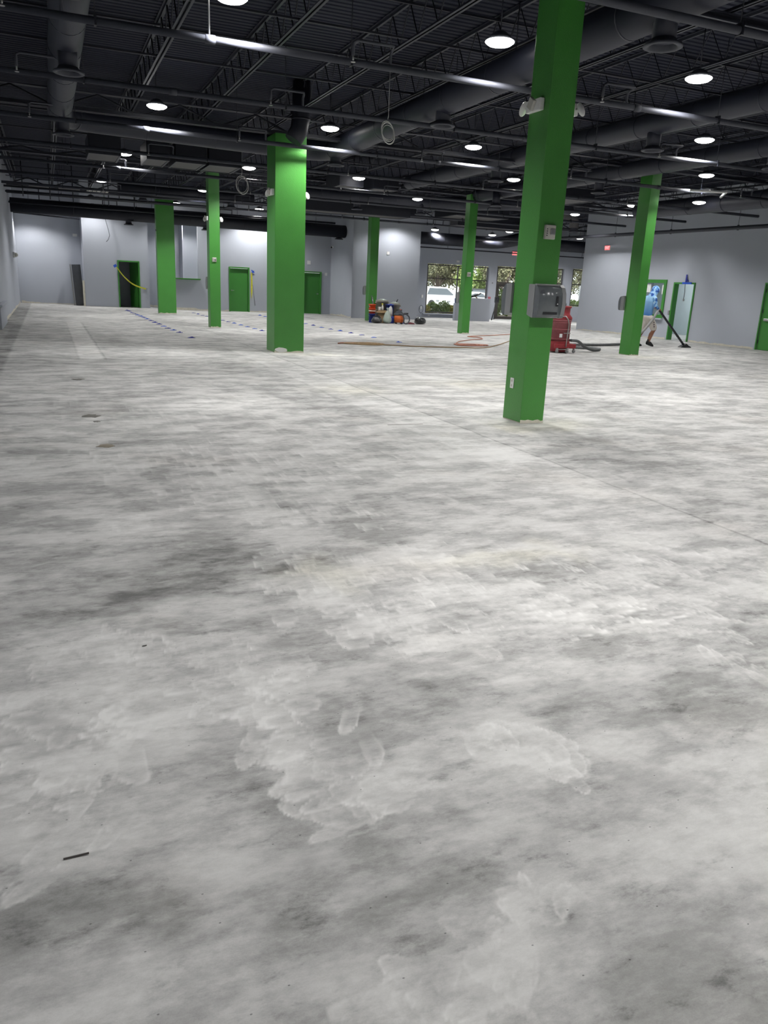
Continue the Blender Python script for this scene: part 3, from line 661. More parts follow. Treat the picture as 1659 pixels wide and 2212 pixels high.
for row, pts in LP.items():
    skip = {'leftmost row': 2, 'second row from left': 2, 'third row from left': 2, 'fourth row from left': 1, 'fifth row from left': 2}.get(row, 0)
    for i, (x, y, z) in enumerate(pts):
        g = L0 if first else copy_tree(L0); first = False
        g.location = (x, y, z)
        tag(g, ('round ceiling lamp, %s seen in the %s' % (ordn[i-skip], row)) if i >= skip else ('round ceiling lamp out of view, %s of the %s' % (ordn[i], row)), 'ceiling light', 'round ceiling lamps')
        ld = bpy.data.lights.new('lamp_light', 'SPOT'); ld.energy = LAMP_W * (.9 if row == 'entrance bay' else 1.0) * (.6 if 19.9 < y < 20.1 else 1.0) * (1.0 if y < 4 else 1.0) * (.62 if 34.9 < y < 35.1 else 1.0) * (.5 if y > 38.5 else 1.0); ld.spot_size = R(142); ld.spot_blend = .5; ld.shadow_soft_size = .12
        ld.color = (1, .985, .97); lo = bpy.data.objects.new('lamp_light', ld); COL.objects.link(lo); lo.location = (x, y, z-.05)

# ================================================================== SPRINKLER PIPES
PZ = 4.33
def head_at(x, y, z, parent):
    return MB().tube([(x, y, z), (x, y, z-.05)], .012, 6).lathe([(.03, -.075), (.032, -.07)], (x, y, z), 10).build('sprinkler_head', METAL, parent)
for i, (y, x0, x1, arms) in enumerate([(3.9, -1.2, 22, []), (7.2, -1.2, 22, [12.0]), (10.62, -1.2, 22, [.35, 4.35, 8.2, 15.0]), (13.75, -1.2, 22, [.4, 4.1, 9.0, 12.0, 17.5]), (17.42, -1.2, 22, [.5, 4.4, 8.5, 12.5, 18.0]),
        (20.85, -1.2, 22, [3.0, 8.0, 12.0, 17]), (24.2, -1.2, 22, [2.2, 6.2, 10.4, 15.2]), (27.6, -1.2, 22, [2.6, 7.0, 11.2, 16]), (30.9, -1.2, 22, [2.6, 7.2, 12.4, 17]), (34.3, -1.2, 22, [3.4, 8.5, 12.6, 17.0]), (37.9, -1.2, 13.0, [3, 8])]):
    g = empty('sprinkler_pipe', (0, y, PZ)); tag(g, 'dark sprinkler pipe crossing the ceiling, %s' % ['out of view overhead', 'only its right end seen at the top right corner', 'nearest that spans the picture', 'second nearest that spans the picture', 'third nearest that spans the picture', 'fourth from the camera', 'fifth from the camera', 'sixth from the camera', 'seventh from the camera', 'eighth from the camera', 'farthest, beside the far wall duct'][i], 'pipe', 'sprinkler branch pipes')
    MB().tube([(x0, 0, 0), (x1, 0, 0)], .044, 12).build('pipe', PIPE, g)
    for xx in arms:
        a = MB(); a.tube([(xx, 0, .03), (xx, 0, .16), (xx, -.05, .20), (xx-.05, -.22, .20), (xx-.55, -.22, .20), (xx-.60, -.22, .17), (xx-.60, -.22, .02)], .02, 8); a = a.build('sprinkler_arm', PIPE, g)
        head_at(xx-.60, -.22, .02, a)
    for xx in np.arange(x0+1.9, x1-.5, 3.1):
        MB().box(xx-.012, xx+.012, -.05, .05, -.05, .07).tube([(xx, 0, .05), (xx, 0, DECKZ-PZ-.02)], .006, 5).build('hanger', STEEL, g)
    for xx in np.arange(x0+3.2, x1-1, 6.4):
        MB().tube([(xx-.06, 0, 0), (xx+.06, 0, 0)], .052, 12).build('coupling', PIPE, g)
mp = empty('sprinkler_main', (21.55, 0, 3.96)); tag(mp, 'thick dark sprinkler main running along the right wall', 'pipe')
MB().tube([(0, -3.5, 0), (0, 34.5, 0), (-.1, 34.8, 0), (-2.2, 35.3, -.05), (-2.5, 35.3, -.05)], .065, 14).build('pipe', PIPE, mp)
for y in np.arange(2, 34, 3.2): MB().tube([(0, y, .06), (0, y, DECKZ-3.98)], .007, 5).box(-.02, .02, y-.03, y+.03, -.08, .09).build('hanger', STEEL, mp)
o = empty('sprinkler_pipe', (0, 40.3, 3.72)); tag(o, 'thin dark pipe across the recessed far wall at the left', 'pipe', 'sprinkler branch pipes')
MB().tube([(-1.2, 0, .22), (1.55, 0, .12)], .03, 8).build('pipe', STEEL, o); MB().tube([(-.1, 0, .18), (-.1, 0, 1.7)], .02, 6).build('hanger', STEEL, o)
o = empty('sprinkler_pipe', (0, 38.6, 3.55)); tag(o, 'thin dark pipe over the storefront windows', 'pipe', 'sprinkler branch pipes')
MB().tube([(17.0, 0, 0), (30.5, 0, 0)], .03, 8).build('pipe', STEEL, o)
for x in (19.5, 24.5, 28.0): MB().tube([(x, 0, 0), (x, 0, DECKZ-3.57)], .01, 5).build('hanger', STEEL, o)

# ================================================================== DUCTS
def arc_path(pts, rad=.5, n=6):
    out = [Vector(pts[0])]
    for i in range(1, len(pts)-1):
        p = Vector(pts[i]); a = (Vector(pts[i-1])-p).normalized(); b_ = (Vector(pts[i+1])-p).normalized()
        A = p+a*rad; B = p+b_*rad
        for k in range(n+1):
            t = k/n; out.append((1-t)**2*A+2*t*(1-t)*p+t*t*B)
    out.append(Vector(pts[-1])); return out
def ring(x, y, z, r, parent, zt):
    g = MB(); g.tube([(x, y, zt), (x, y, z+.03)], r*.62, 18); k = g.build('duct_drop', DUCT, parent)
    d_ = MB(); d_.lathe([(r*.62, .06), (r*.74, .02), (r, .0), (r*1.02, -.02), (r*.94, -.03), (r*.72, -.02), (r*.70, .03), (r*.66, .05)], (x, y, z), 26)
    q = d_.build('diffuser', PIPE, k)
    return k
def seams(path, r, step, parent, m):
    acc = 0
    for i in range(len(path)-1):
        a, c = path[i], path[i+1]; L = (c-a).length; t = (c-a).normalized(); s_ = step-acc
        while s_ < L:
            p = a+t*s_; MB().tube([p-t*.014, p+t*.014], r+.005, 20).build('seam_ring', m, parent); s_ += step
        acc = (acc+L) % step
def duct(name, label, path, r, rings, ringz, mt=DUCT, step=1.5, rr=.21):
    P = [Vector(p) for p in path]; o = empty(name, P[0]); tag(o, label, 'air duct', 'round air ducts')
    Q = [p-P[0] for p in P]
    MB().tube(Q, r, 24).build('duct_tube', mt, o); seams(Q, r, step, o, mt)
    for (x, y) in rings:
        zc = min(P, key=lambda p: (p.x-x)**2+(p.y-y)**2).z
        k = ring(x-P[0].x, y-P[0].y, ringz-P[0].z, rr, o, zc-P[0].z)
    for i in range(0, len(Q)-1):
        if (Q[i+1]-Q[i]).length > 3:
            n = int((Q[i+1]-Q[i]).length/3)
            for k in range(n):
                p = Q[i].lerp(Q[i+1], (k+.5)/n); MB().tube([p+Vector((0, 0, r)), Vector((p.x, p.y, DECKZ-P[0].z-.01))], .008, 5).build('hanger', STEEL, o)
    return o
duct('air_duct', 'large round duct looping from upper left across to the ceiling centre', arc_path([(.46, -3, 4.72), (.46, 19.5, 4.70), (6.45, 19.5, 4.60), (6.42, -3, 4.76)], .75), .235, [(.47, 13.0), (.5, 18.7), (6.42, 7.8), (6.42, 13.2), (6.45, 18.9)], 4.26)
duct('air_duct', 'long round duct right of centre passing behind the nearest column', [(10.85, -3, 4.75), (10.85, 24.5, 4.75)], .20, [(10.85, 13.1), (10.85, 19.0)], 4.30)
duct('air_duct', 'long round duct above the column that hides the worker', [(14.1, -3, 4.72), (14.1, 26.0, 4.72)], .20, [(14.1, 6.9), (14.1, 13.2), (14.1, 19.0), (13.9, 24.2)], 4.28)
duct('air_duct', 'round duct nearest the right wall with pale spots of lamp light', [(19.2, -3, 4.45), (19.2, 23.5, 4.45)], .26, [(19.2, 11.5), (19.2, 17.5)], 4.05)
duct('air_duct', 'black round duct along the far wall from left wall to stepped corner', [(-1.2, 37.3, 4.05), (13.7, 37.3, 3.93)], .285, [(3.4, 37.3), (6.7, 37.3), (13.0, 37.3)], 3.60, STEEL, 2.4, .20)
duct('air_duct', 'short round duct over the entrance windows', arc_path([(17.0, 38.3, 3.98), (22.3, 38.3, 3.98), (22.9, 36.9, 4.2)], .5), .30, [], 3.7, STEEL, 2.0)
duct('air_duct', 'thick round duct end beside the entrance lamp', [(24.6, 38.2, 4.08), (30.6, 38.2, 4.08)], .30, [], 3.7, STEEL, 2.0)
duct('air_duct', 'round duct behind the fourth lamp row with low drops', arc_path([(8.0, 29.6, 4.74), (14.4, 29.6, 4.74), (16.5, 26.9, 4.72), (18.7, 26.9, 4.72)], .6), .24, [(11.0, 29.6), (13.6, 29.5)], 4.3)
duct('air_duct', 'round duct crossing above the far left column row', [(2.7, 33.3, 4.66), (7.9, 33.3, 4.66)], .24, [(3.6, 33.3), (7.0, 33.3)], 4.3, STEEL)
duct('air_duct', 'round duct with a pale elbow near the right wall corner', arc_path([(19.0, 29.9, 4.72), (21.1, 29.9, 4.72), (21.1, 29.9, 4.3)], .3), .2, [(21.1, 29.9)], 4.15, PANEL)
g = empty('duct_drop', (5.02, 17.10, 4.4)); tag(g, 'black flexible duct drop hanging in front of the widest column top', 'air duct')
MB().tube([(.05, 0, 1.10), (.04, 0, .42), (0, 0, .18), (-.12, .0, -.02)], .185, 20).build('duct_tube', STEEL, g)
MB().tube([(.04, 0, .38), (.04, 0, .41)], .2, 20).build('seam_ring', STEEL, g)
# rectangular duct boxes and plenum panels hanging under the deck
def rbox(x0, x1, y0, y1, z0, z1, label, lip=True):
    g = empty('duct_box', ((x0+x1)/2, (y0+y1)/2, z0)); tag(g, label, 'duct box', 'rectangular duct boxes')
    cx, cy = (x0+x1)/2, (y0+y1)/2
    MB().box(x0-cx, x1-cx, y0-cy, y1-cy, .02, z1-z0).build('box_body', STEEL, g)
    MB().box(x0-cx+.05, x1-cx-.05, y0-cy+.05, y1-cy-.05, 0, .02).build('bottom_panel', PANEL, g)
    f = MB(); frame_ = [(x0-cx, x1-cx, y0-cy, y0-cy+.05), (x0-cx, x1-cx, y1-cy-.05, y1-cy), (x0-cx, x0-cx+.05, y0-cy+.05, y1-cy-.05), (x1-cx-.05, x1-cx, y0-cy+.05, y1-cy-.05)]
    for a in frame_: f.box(*a, -.015, .02)
    f.build('rim', STEEL2, g)
    for sx in (-1, 1): MB().tube([(sx*(x1-x0)*.4, 0, z1-z0), (sx*(x1-x0)*.4, 0, DECKZ-z0-.01)], .008, 5).build('hanger', STEEL, g)
N_ = ['first', 'second', 'third', 'fourth']
for i, (a, b_) in enumerate([(1.15, 1.92), (2.53, 3.1), (3.25, 4.02), (4.1, 4.95)]): rbox(a, b_, 22.15, 23.6, 4.40, 4.85, 'grey bottomed duct box, %s from the left in the row left of the wide column' % N_[i])
for i, (a, b_) in enumerate([(10.95, 11.65), (11.8, 12.45), (12.6, 13.25), (13.5, 14.35)]): rbox(a, b_, 31.5, 33.3, 4.42, 4.75, 'grey bottomed duct box, %s from the left above the cleaning gear column' % N_[i])
for i, (a, b_) in enumerate([(9.75, 10.6), (8.6, 9.4)]): rbox(a, b_, 24.75, 26.1, 4.52, 4.9, 'tan bottomed duct box, %s one right of the wide column' % ['right', 'left'][i])
rbox(14.6, 15.9, 21.6, 23.4, 4.38, 4.7, 'grey duct box above the column hiding the worker'); rbox(15.2, 17.6, 29.5, 31.5, 4.4, 4.75, 'wide grey duct box before the right wall corner')
rbox(8.5, 13.5, 30.2, 31.2, 4.2, 4.75, 'long black duct trunk over the slim middle column'); rbox(16.4, 20.5, 31.65, 32.4, 4.2, 4.75, 'long black duct trunk near the entrance bay')
# tray of pipes and cables at the far left
g = empty('pipe_rack', (0, 32.5, 4.35)); tag(g, 'tangle of dark conduits under the roof at the far left', 'pipe rack')
for k, (y, z, x1) in enumerate([(0, 0, 6.2), (.9, -.1, 5.0), (1.9, -.05, 7.0), (3.3, -.3, 6.5), (4.2, -.2, 9.5)]):
    MB().tube([(-1.2, y, z), (x1, y, z)], .035, 6).build('conduit', STEEL, g)
for k, x in enumerate([-.6, .3, 1.1, 2.4, 3.4, 4.3]):
    MB().tube([(x, .1+k*.5, -.3), (x, .1+k*.5, 1.1)], .02, 5).build('hanger', STEEL, g)
for k in range(3): MB().box(-.4+k*1.0, .35+k*1.0, .6, 1.5, .12, .2, bev=.01).build('cable_tray', OFFW if k == 2 else PANEL, g)
for k in range(5): MB().box(1.62+k*.15, 1.64+k*.15, .58, 1.52, .11, .125).build('tray_rung', STEEL, g)
# hanging cables
def coil(x, y, z, r, label, n=4):
    g = empty('cable_coil', (x, y, z)); tag(g, label, 'cable', 'coils of pale cable')
    for k in range(n):
        rr = r*random.uniform(.85, 1.1); ph = random.uniform(-.3, .3)
        MB().tube([(rr*math.cos(a)*.82+.02*k, .03*k+.05*math.sin(a+ph), rr*math.sin(a)*1.15-.015*k) for a in np.linspace(0, 2*math.pi, 25)[:-1]], .006, 5, close=True).build('loop', CABLE, g)
    MB().tube([(0, 0, r*1.1), (.01, 0, r*1.5), (0, 0, DECKZ-z-.02)], .005, 5).build('lead', CABLE, g)
coil(5.0, 22.4, 4.02, .20, 'coil of white cable hanging left of the wide column'); coil(5.30, 12.95, 4.02, .15, 'coil of white cable hanging right of the wide column')
tag(MB().tube([(2.62, 39.9, 5.515), (2.62, 39.9, 3.9), (2.72, 39.9, 3.5), (2.78, 39.9, 3.2), (2.70, 39.9, 3.0), (2.62, 39.9, 2.92)], .012, 6).build('hanging_cable', DGREY), 'dark cable dangling in front of the left far wall', 'cable')
tag(MB().tube([(1.99, 10.62, 4.37), (1.99, 10.62, 5.515)], .012, 6).build('hanging_cable', METAL), 'thin bright rod above the third sprinkler pipe at upper left', 'rod')
g = MB().tube([(15.1, 16.6, 4.22), (16.0, 16.3, 4.22), (16.05, 16.35, 4.24), (16.9, 17.4, 4.26)], .03, 8).build('conduit', WHITE); tag(g, 'bent pale conduit lit by the lamp right of the nearest column', 'conduit')

# ================================================================== TAPE, PANEL, PONY WALL, STICK
TA = [(3.14, 36.98), (3.18, 36.34), (3.17, 34.93), (3.19, 34.03), (3.21, 33.13), (3.24, 32.24), (3.26, 31.36), (3.28, 30.44), (3.3, 29.41), (3.3, 28.34), (3.33, 27.43), (3.34, 26.35), (3.34, 25.4), (3.39, 24.59), (3.43, 23.63), (3.46, 21.67)]
TB = [(5.94, 36.4), (5.95, 35.33), (5.98, 34.43), (6.03, 33.66), (6.13, 30.92), (6.13, 29.85), (6.17, 29.02), (6.2, 28.04), (6.22, 27.08), (6.22, 26.04), (6.24, 25.13)]
TC = [(8.81, 35.88), (8.78, 34.83), (9.15, 29.91), (9.11, 28.8), (9.07, 27.65), (9.11, 26.74), (9.18, 25.95), (9.2, 24.94), (9.25, 24.04), (9.28, 23.07), (9.36, 21.28)]
num = ['nearest', 'second nearest', 'third nearest', 'fourth nearest', 'fifth nearest', 'sixth nearest', 'seventh nearest', 'eighth nearest', 'ninth nearest', 'tenth nearest', 'eleventh nearest', 'twelfth nearest', 'thirteenth nearest', 'fourteenth nearest', 'fifteenth nearest', 'farthest']
for nm, L_ in (('left', TA), ('middle', TB), ('right', TC)):
    n = len(L_)
    for i, (x, y) in enumerate(sorted(L_, key=lambda p: p[1])):
        s = .085 if nm != 'left' else .095
        b = MB(); b.prism([(-s, .001), (s, .001), (s, .010), (s*.5, .010+random.random()*.014), (s*.2, .012+random.random()*.026), (-s*.3, .010+random.random()*.022), (-s*.7, .012), (-s, .008)], -.03, .04)
        o = b.build('tape_mark', NAVYT if random.random() < .5 else BLUET, loc=(x, y, 0)); o.rotation_euler = (0, 0, random.uniform(-.25, .25))
        tag(o, 'blue tape mark on the floor, %s in the %s line' % (num[i] if i < n-1 else 'farthest', nm), 'tape', 'blue tape marks on the floor')
g = empty('leaning_panel', (1.25, 40.9, 0)); tag(g, 'tall dark slab leaning beside the left doorway wall', 'panel')
a = MB().box(-.12, .27, -.02, .02, 0, 1.86, rot=Matrix.Rotation(R(-3), 4, 'Y')).build('dark_panel', DGREY, g)
MB().box(-.20, -.14, -.02, .35, 0, 1.86, rot=Matrix.Rotation(R(-3), 4, 'Y')).build('side_board', GREYP, g)
o = MB().box(1.52, 1.59, 40.28, 40.9, .0, 1.15).build('timber_board', CREAM); tag(o, 'short pale board standing against the wall end by the dark slab', 'board')
# yellow strap across the doorway
st = empty('caution_strap', (3.0, 40.16, 1.87)); tag(st, 'yellow strap taped across the open left doorway', 'strap')
bm_ = MB(); pts = [(0+1.32*t, -.98*t-.30*math.sin(math.pi*t)*(1-.35*t)) for t in np.linspace(0, 1, 14)]
vs = [(bm_.bm.verts.new((x, 0, z+.035)), bm_.bm.verts.new((x, .01, z-.035))) for x, z in pts]
for i in range(13): bm_.bm.faces.new((vs[i][0], vs[i+1][0], vs[i+1][1], vs[i][1]))
bb = bm_.build('strap_band', YELT, st); sm_ = bb.modifiers.new('s', 'SOLIDIFY'); sm_.thickness = .006
MB().box(-.10, .04, -.012, .0, -.05, .07, rot=Matrix.Rotation(R(-30), 4, 'Y')).build('blue_tape_piece', BLUET, st)
MB().box(1.24, 1.42, .06, .13, -1.02, -.94).build('grey_tape_piece', METAL, st)
st = empty('caution_strap', (9.22, 39.26, 1.82)); tag(st, 'yellow strap hanging beside the closed green door left of the wide column', 'strap')
MB().prism([(-.03, .05), (.03, .05), (.05, -.4), (.04, -.9), (.0, -1.2), (-.03, -.8), (-.02, -.4)], -.008, 0).build('strap_band', YELT, st)
MB().box(-.02, .16, -.012, 0, .08, .13, rot=Matrix.Rotation(R(40), 4, 'Y')).box(.0, .14, -.02, -.012, .06, .11, rot=Matrix.Rotation(R(-40), 4, 'Y')).build('blue_tape_piece', BLUET, st)
MB().tube([(.06, -.01, -.5), (.12, -.01, -1.0), (.18, -.01, -1.5)], .012, 5).build('loose_end', GREYP, st)
# cable and blue tape on the right door head
g = empty('hanging_cable', (22.54, 24.33, 2.2)); tag(g, 'thin dark cable held by blue tape on the right green door frame', 'cable')
MB().tube([(0, 0, .26), (-.01, 0, .12), (0, .01, -.05), (0, -.03, -.35), (0, -.02, -.62)], .012, 6).build('cable', DGREY, g)
MB().box(-.02, .0, -.06, .0, .0, .28, bev=.004).box(-.02, 0, -.16, -.05, .05, .08, rot=Matrix.Rotation(R(40), 4, 'X')).build('navy_tape_piece', NAVYT, g)
MB().box(-.012, .018, -.32, .16, -.07, .0).build('blue_tape_piece', BLUET, g)
MB().box(-.02, .02, -.05, .01, -.70, -.62).build('plug', METAL, g)
# pony wall by the entrance
pw = MB().box(19.02, 19.22, 36.4, 36.6, 0, .86).box(19.22, 21.05, 36.4, 36.6, 0, 1.13).box(20.85, 21.05, 36.6, 39.2, 0, 1.13).build('trim_6', WALL); tag(pw, 'low pale partition in front of the storefront windows', 'partition', kind='structure')
o = MB().lathe([(.09, 0), (.11, .22), (.12, .23)], (19.13, 36.5, .865), 14).build('blue_bucket', BLUEP); tag(o, 'small blue pail on the low partition behind the slim column', 'bucket')
o = empty('hand_tool', (20.1, 36.5, 1.135)); tag(o, 'dark power tool lying on top of the low partition', 'tool')
MB().tube([(-.2, 0, .05), (.25, 0, .18), (.42, 0, .26)], [.05, .045, .02], 8).build('tool_body', BLACKP, o); MB().tube([(.1, 0, .1), (.2, 0, .0)], .03, 8).build('grip', CORD, o)
o = empty('floor_squeegee', (22.06, 37.9, 0)); tag(o, 'black pole leaning beside the glazed entrance door', 'pole')
MB().tube([(0, 0, .02), (.62, .62, 1.15)], .032, 8).build('pole', BLACKP, o); MB().box(.50, .74, .60, .72, .92, 1.22, bev=.02).build('pole_head', BLACKP, o)
plate('wall_sign', 22.62, 39.3, 1.10, .16, .22, 'small red notice left of the entrance door', 'sign', mat('faded_red_sign', (.45, .12, .14), .6))

# ================================================================== CLEANING GEAR
GY_ = 32.3
def bucket(name, x, y, z, r, h, m, label, band=None, handle=True):
    g = empty(name, (x, y, z)); tag(g, label, 'bucket')
    b = MB(); b.lathe([(r*.86, 0), (r, h), (r*1.05, h), (r*1.05, h-.03), (r*.99, h-.03), (r*.95, h-.005), (r*.82, .02), (.001, .02)][:2] + [(r*1.05, h-.02), (r*1.05, h+.012), (r*.96, h+.012), (r*.84, .02), (.001, .02)], (0, 0, 0), 20); b.build('body', m, g)
    if band: MB().lathe([(r*.945, h*.50), (r*.965, h*.50), (r*.99, h*.66), (r*.97, h*.66)], (0, 0, 0), 20).build('label_band', band, g)
    if handle: MB().tube([(r*1.05*math.cos(a), r*1.05*math.sin(a)*.3-.02-r*.9*math.sin(a), h-.04-.10*math.sin(a)) for a in np.linspace(0, math.pi, 9)], .004, 5).build('handle', METAL, g)
    return g
bucket('bucket', 12.86, GY_, 0, .15, .36, BLUEP, 'blue bucket under the orange buckets', None)
bucket('bucket', 12.86, GY_, .372, .155, .20, ORNG, 'lower orange bucket of the stack by the column', WHITE)
bucket('bucket', 12.86, GY_, .585, .155, .17, ORNG, 'top orange bucket of the stack by the column', None)
tag(MB().tube([(12.95, GY_+.05, .62), (12.90, GY_+.1, 1.05)], .012, 6).build('tool_handle', METAL), 'thin pale handle standing in the top orange bucket', 'handle')
tag(MB().tube([(13.15, GY_+.35, .02), (13.03, GY_+.55, 1.12)], .024, 6).build('tool_handle', DGREY), 'dark pole leaning behind the orange buckets', 'handle')
def bin_(x, y, r, h, label):
    g = empty('garbage_bin', (x, y, 0)); tag(g, label, 'bin')
    MB().lathe([(r*.80, 0), (r*.97, h-.09), (r*1.06, h-.09), (r*1.08, h), (r*1.0, h), (r*.95, h-.05), (r*.78, .05), (.001, .05)], (0, 0, 0), 24).build('body', GARB, g)
    for s in (-1, 1): MB().box(s*r*1.05-.03, s*r*1.05+.03, -.08, .08, h-.14, h-.08, bev=.01).build('handle', GARB, g)
    MB().lathe([(r*.9, h-.04), (r*.7, h+.02), (r*.3, h+.06), (.001, h+.03)], (0, 0, 0), 16).build('bin_liner', BAGW, g)
bin_(13.66, 33.15, .27, .93, 'tall grey garbage bin standing at the back of the gear pile'); bin_(14.10, 32.75, .23, .83, 'smaller grey garbage bin right of the tall one')
def bag(name, x, y, rx, ry, h, m, label, seed, knot=True, pointed=.5):
    r = random.Random(seed); b = MB(); q = bmesh.ops.create_icosphere(b.bm, subdivisions=4, radius=1)
    ph = [r.uniform(0, 6.28) for _ in range(8)]
    for v in q['verts']:
        p = v.co.copy(); a = math.atan2(p.y, p.x); zz = math.copysign(abs(p.z)**.75, p.z); z = (zz+1)/2
        wr = 1+.06*math.sin(5*a+ph[0]+3*z)+.04*math.sin(9*a+ph[1]-5*z)+.025*math.sin(13*z+ph[2]+2*a)
        rad = max(0, 1-abs(p.z)**(2.0+1.6*(1-pointed)))**.5
        k = (1-z**1.4*pointed)*wr*rad
        v.co = Vector((math.cos(a)*rx*k, math.sin(a)*ry*k, max(.004, z*h*(1+.05*math.sin(3*a+ph[3])*(1-pointed*z)))))
    for f in b.bm.faces: f.smooth = True
    o = b.build(name, m, loc=(x, y, 0)); tag(o, label, 'bag')
    if knot: MB().lathe([(.03, 0), (.02, .03), (.06, .09), (.05, .12), (.01, .10)], (0, 0, h-.03), 9).build('bag_knot', m, o)
    return o
bag('garbage_bag', 12.90, 31.85, .27, .25, .34, BAG, 'dark garbage bag slumped in front of the orange buckets', 3, True, .6)
bag('garbage_bag', 13.40, 31.85, .22, .22, .56, BAGW, 'pale see-through garbage bag beside the dark one', 5, True, .8)
bag('garbage_bag', 14.98, 31.9, .25, .22, .28, BAG, 'black garbage bag lying alone right of the gear pile', 8, False, .08)
g = empty('cardboard_box', (13.30, 32.35, 0)); tag(g, 'open cardboard box between the bins and the bags', 'box')
b = MB(); b.box(-.2, .2, -.15, -.142, .0, .40); b.box(-.2, .2, .142, .15, 0, .40); b.box(-.2, -.192, -.142, .142, 0, .40); b.box(.192, .2, -.142, .142, 0, .40); b.box(-.2, .2, -.15, .15, .38, .40); b.build('carton', CARD, g)
MB().box(-.28, .26, -.26, -.13, .43, .46, rot=Matrix.Rotation(R(18), 4, 'X')).build('flap', CARD, g); MB().box(-.26, .24, .15, .30, .42, .435).build('flap', CARD, g)
MB().box(-.21, .22, -.16, .16, .40, .52, bev=.006).build('upper_carton', CARD, g)
g = empty('spray_bottle', (13.34, 32.3, .525)); tag(g, 'white spray bottle with yellow nozzle on the cardboard box', 'bottle')
MB().lathe([(.045, 0), (.05, .10), (.045, .15), (.018, .20), (.016, .24)], (0, 0, 0), 14).build('bottle_body', WHITE, g)
MB().box(-.05, .025, -.015, .015, .24, .29, bev=.006).box(-.035, -.022, -.008, .008, .18, .24).build('nozzle', YELT, g)
tag(MB().lathe([(.07, 0), (.075, .13), (.07, .14)], (13.17, 32.25, .525), 14).build('plastic_tub', WHITE), 'white tub on the cardboard box by the spray bottle', 'tub')
g = empty('water_jug', (13.66, 32.15, .28)); tag(g, 'white jug with blue cap behind the see-through bag', 'bottle')
MB().lathe([(.085, 0), (.09, .26), (.07, .36), (.035, .42), (.033, .46)], (0, 0, 0), 16).build('jug_body', WHITE, g); MB().lathe([(.055, .44), (.055, .52), (.05, .53)], (0, 0, 0), 14).build('cap', BLUEP, g)
tag(MB().box(13.52, 13.80, 32.05, 32.27, .0, .275, bev=.01).build('plastic_crate', BLUEP), 'blue crate under the white jug', 'crate')
g = empty('storage_bin', (13.78, 32.55, 0)); tag(g, 'tall blue recycling bin between the two grey bins', 'bin')
MB().lathe([(.16, 0), (.19, .74), (.205, .74), (.205, .78), (.18, .78), (.15, .05), (.001, .05)], (0, 0, 0), 4, Matrix.Rotation(R(45), 3, 'Z')).build('body', BLUEP, g); MB().box(.13, .15, -.1, .1, .1, .6).build('front_panel', DGREY, g)
tag(MB().tube([(14.12, 32.70, .80), (14.22, 32.70, 1.0)], [.03, .02], 6).build('brush', BLACKP), 'black brush handle sticking out of the smaller grey bin', 'brush')
g = empty('wet_vacuum', (13.88, 31.70, 0)); tag(g, 'orange shop vacuum with dark lid and hose', 'vacuum cleaner')
MB().lathe([(.19, .06), (.215, .36), (.20, .37)], (0, 0, 0), 24).build('drum', ORANGE, g)
MB().lathe([(.225, .36), (.235, .40), (.20, .44), (.15, .49), (.10, .56), (.05, .58), (.001, .58)], (0, 0, 0), 24).build('lid', DGREY, g)
MB().box(-.12, .12, -.05, .05, .55, .60, bev=.015).build('motor_handle', BLACKP, g); MB().box(.0, .06, -.06, .0, .585, .61).build('switch', ORNG, g)
MB().tube([(.16, -.05, .42), (.30, -.08, .44), (.38, -.10, .44)], .04, 10).build('outlet_port', BLACKP, g)
HV = (g, [(-.10, -.18, .42), (.02, -.27, .40), (.10, -.30, .25), (.10, -.31, .10), (.16, -.31, .035), (.27, -.29, .035), (.37, -.26, .14), (.38, -.22, .30), (.28, -.18, .40), (.2, -.12, .42)])
for a in (30, 120, 210, 300): MB().lathe([(.03, 0), (.035, .03), (.03, .06), (.02, .07)], (.17*math.cos(R(a)), .17*math.sin(R(a)), 0), 10).build('caster', BLACKP, g)
tag(MB().lathe([(.09, 0), (.1, .25), (.09, .26)], (14.20, 32.10, .0), 14).build('bucket', BLUEP), 'small blue bucket behind the orange shop vacuum', 'bucket')
g = MB().prism([(-.22, .0), (.2, .0), (.16, .05), (.0, .08), (-.15, .05)], -.08, .08).build('cleaning_cloth', mat('maroon_cloth', (.20, .05, .06), .8), loc=(14.42, 31.72, 0)); tag(g, 'crumpled maroon cloth on the floor right of the orange vacuum', 'cloth')

# ================================================================== RED DUST EXTRACTOR AND HOSE
VX, VY = 13.06, 18.62
g = empty('dust_extractor', (VX, VY, 0)); tag(g, 'tall dusty red dust extractor behind the nearest column', 'dust extractor')
MB().lathe([(.27, .03), (.285, .20), (.285, .30), (.29, .31)], (0, 0, 0), 28).build('collection_drum', RED, g)
MB().lathe([(.265, .30), (.265, .84), (.285, .85), (.285, .89)], (0, 0, 0), 28).build('filter_drum', REDD, g)
MB().lathe([(.285, .89), (.29, .95), (.215, 1.04), (.215, 1.20), (.245, 1.205), (.245, 1.26), (.20, 1.262), (.001, 1.262)], (0, 0, 0), 28).build('motor_housing', RED, g)
for z in (.36, .62, .80): MB().lathe([(.268, z), (.276, z+.008), (.276, z+.022), (.268, z+.03)], (0, 0, 0), 28).build('band', REDD, g)
MB().box(-.32, .36, -.30, -.22, .13, .25, bev=.01).box(-.32, .36, .22, .30, .13, .25, bev=.01).box(.30, .36, -.22, .22, .13, .25).build('dolly', RED, g)
MB().tube([(-.16, -.28, .98), (-.08, -.31, .985), (.0, -.32, .90), (.04, -.32, .78), (.02, -.32, .40), (.01, -.32, .17)], .016, 8).build('bent_handle', METAL, g)
MB().tube([(-.10, -.32, .54), (.12, -.32, .54)], .013, 6).build('crossbar', METAL, g)
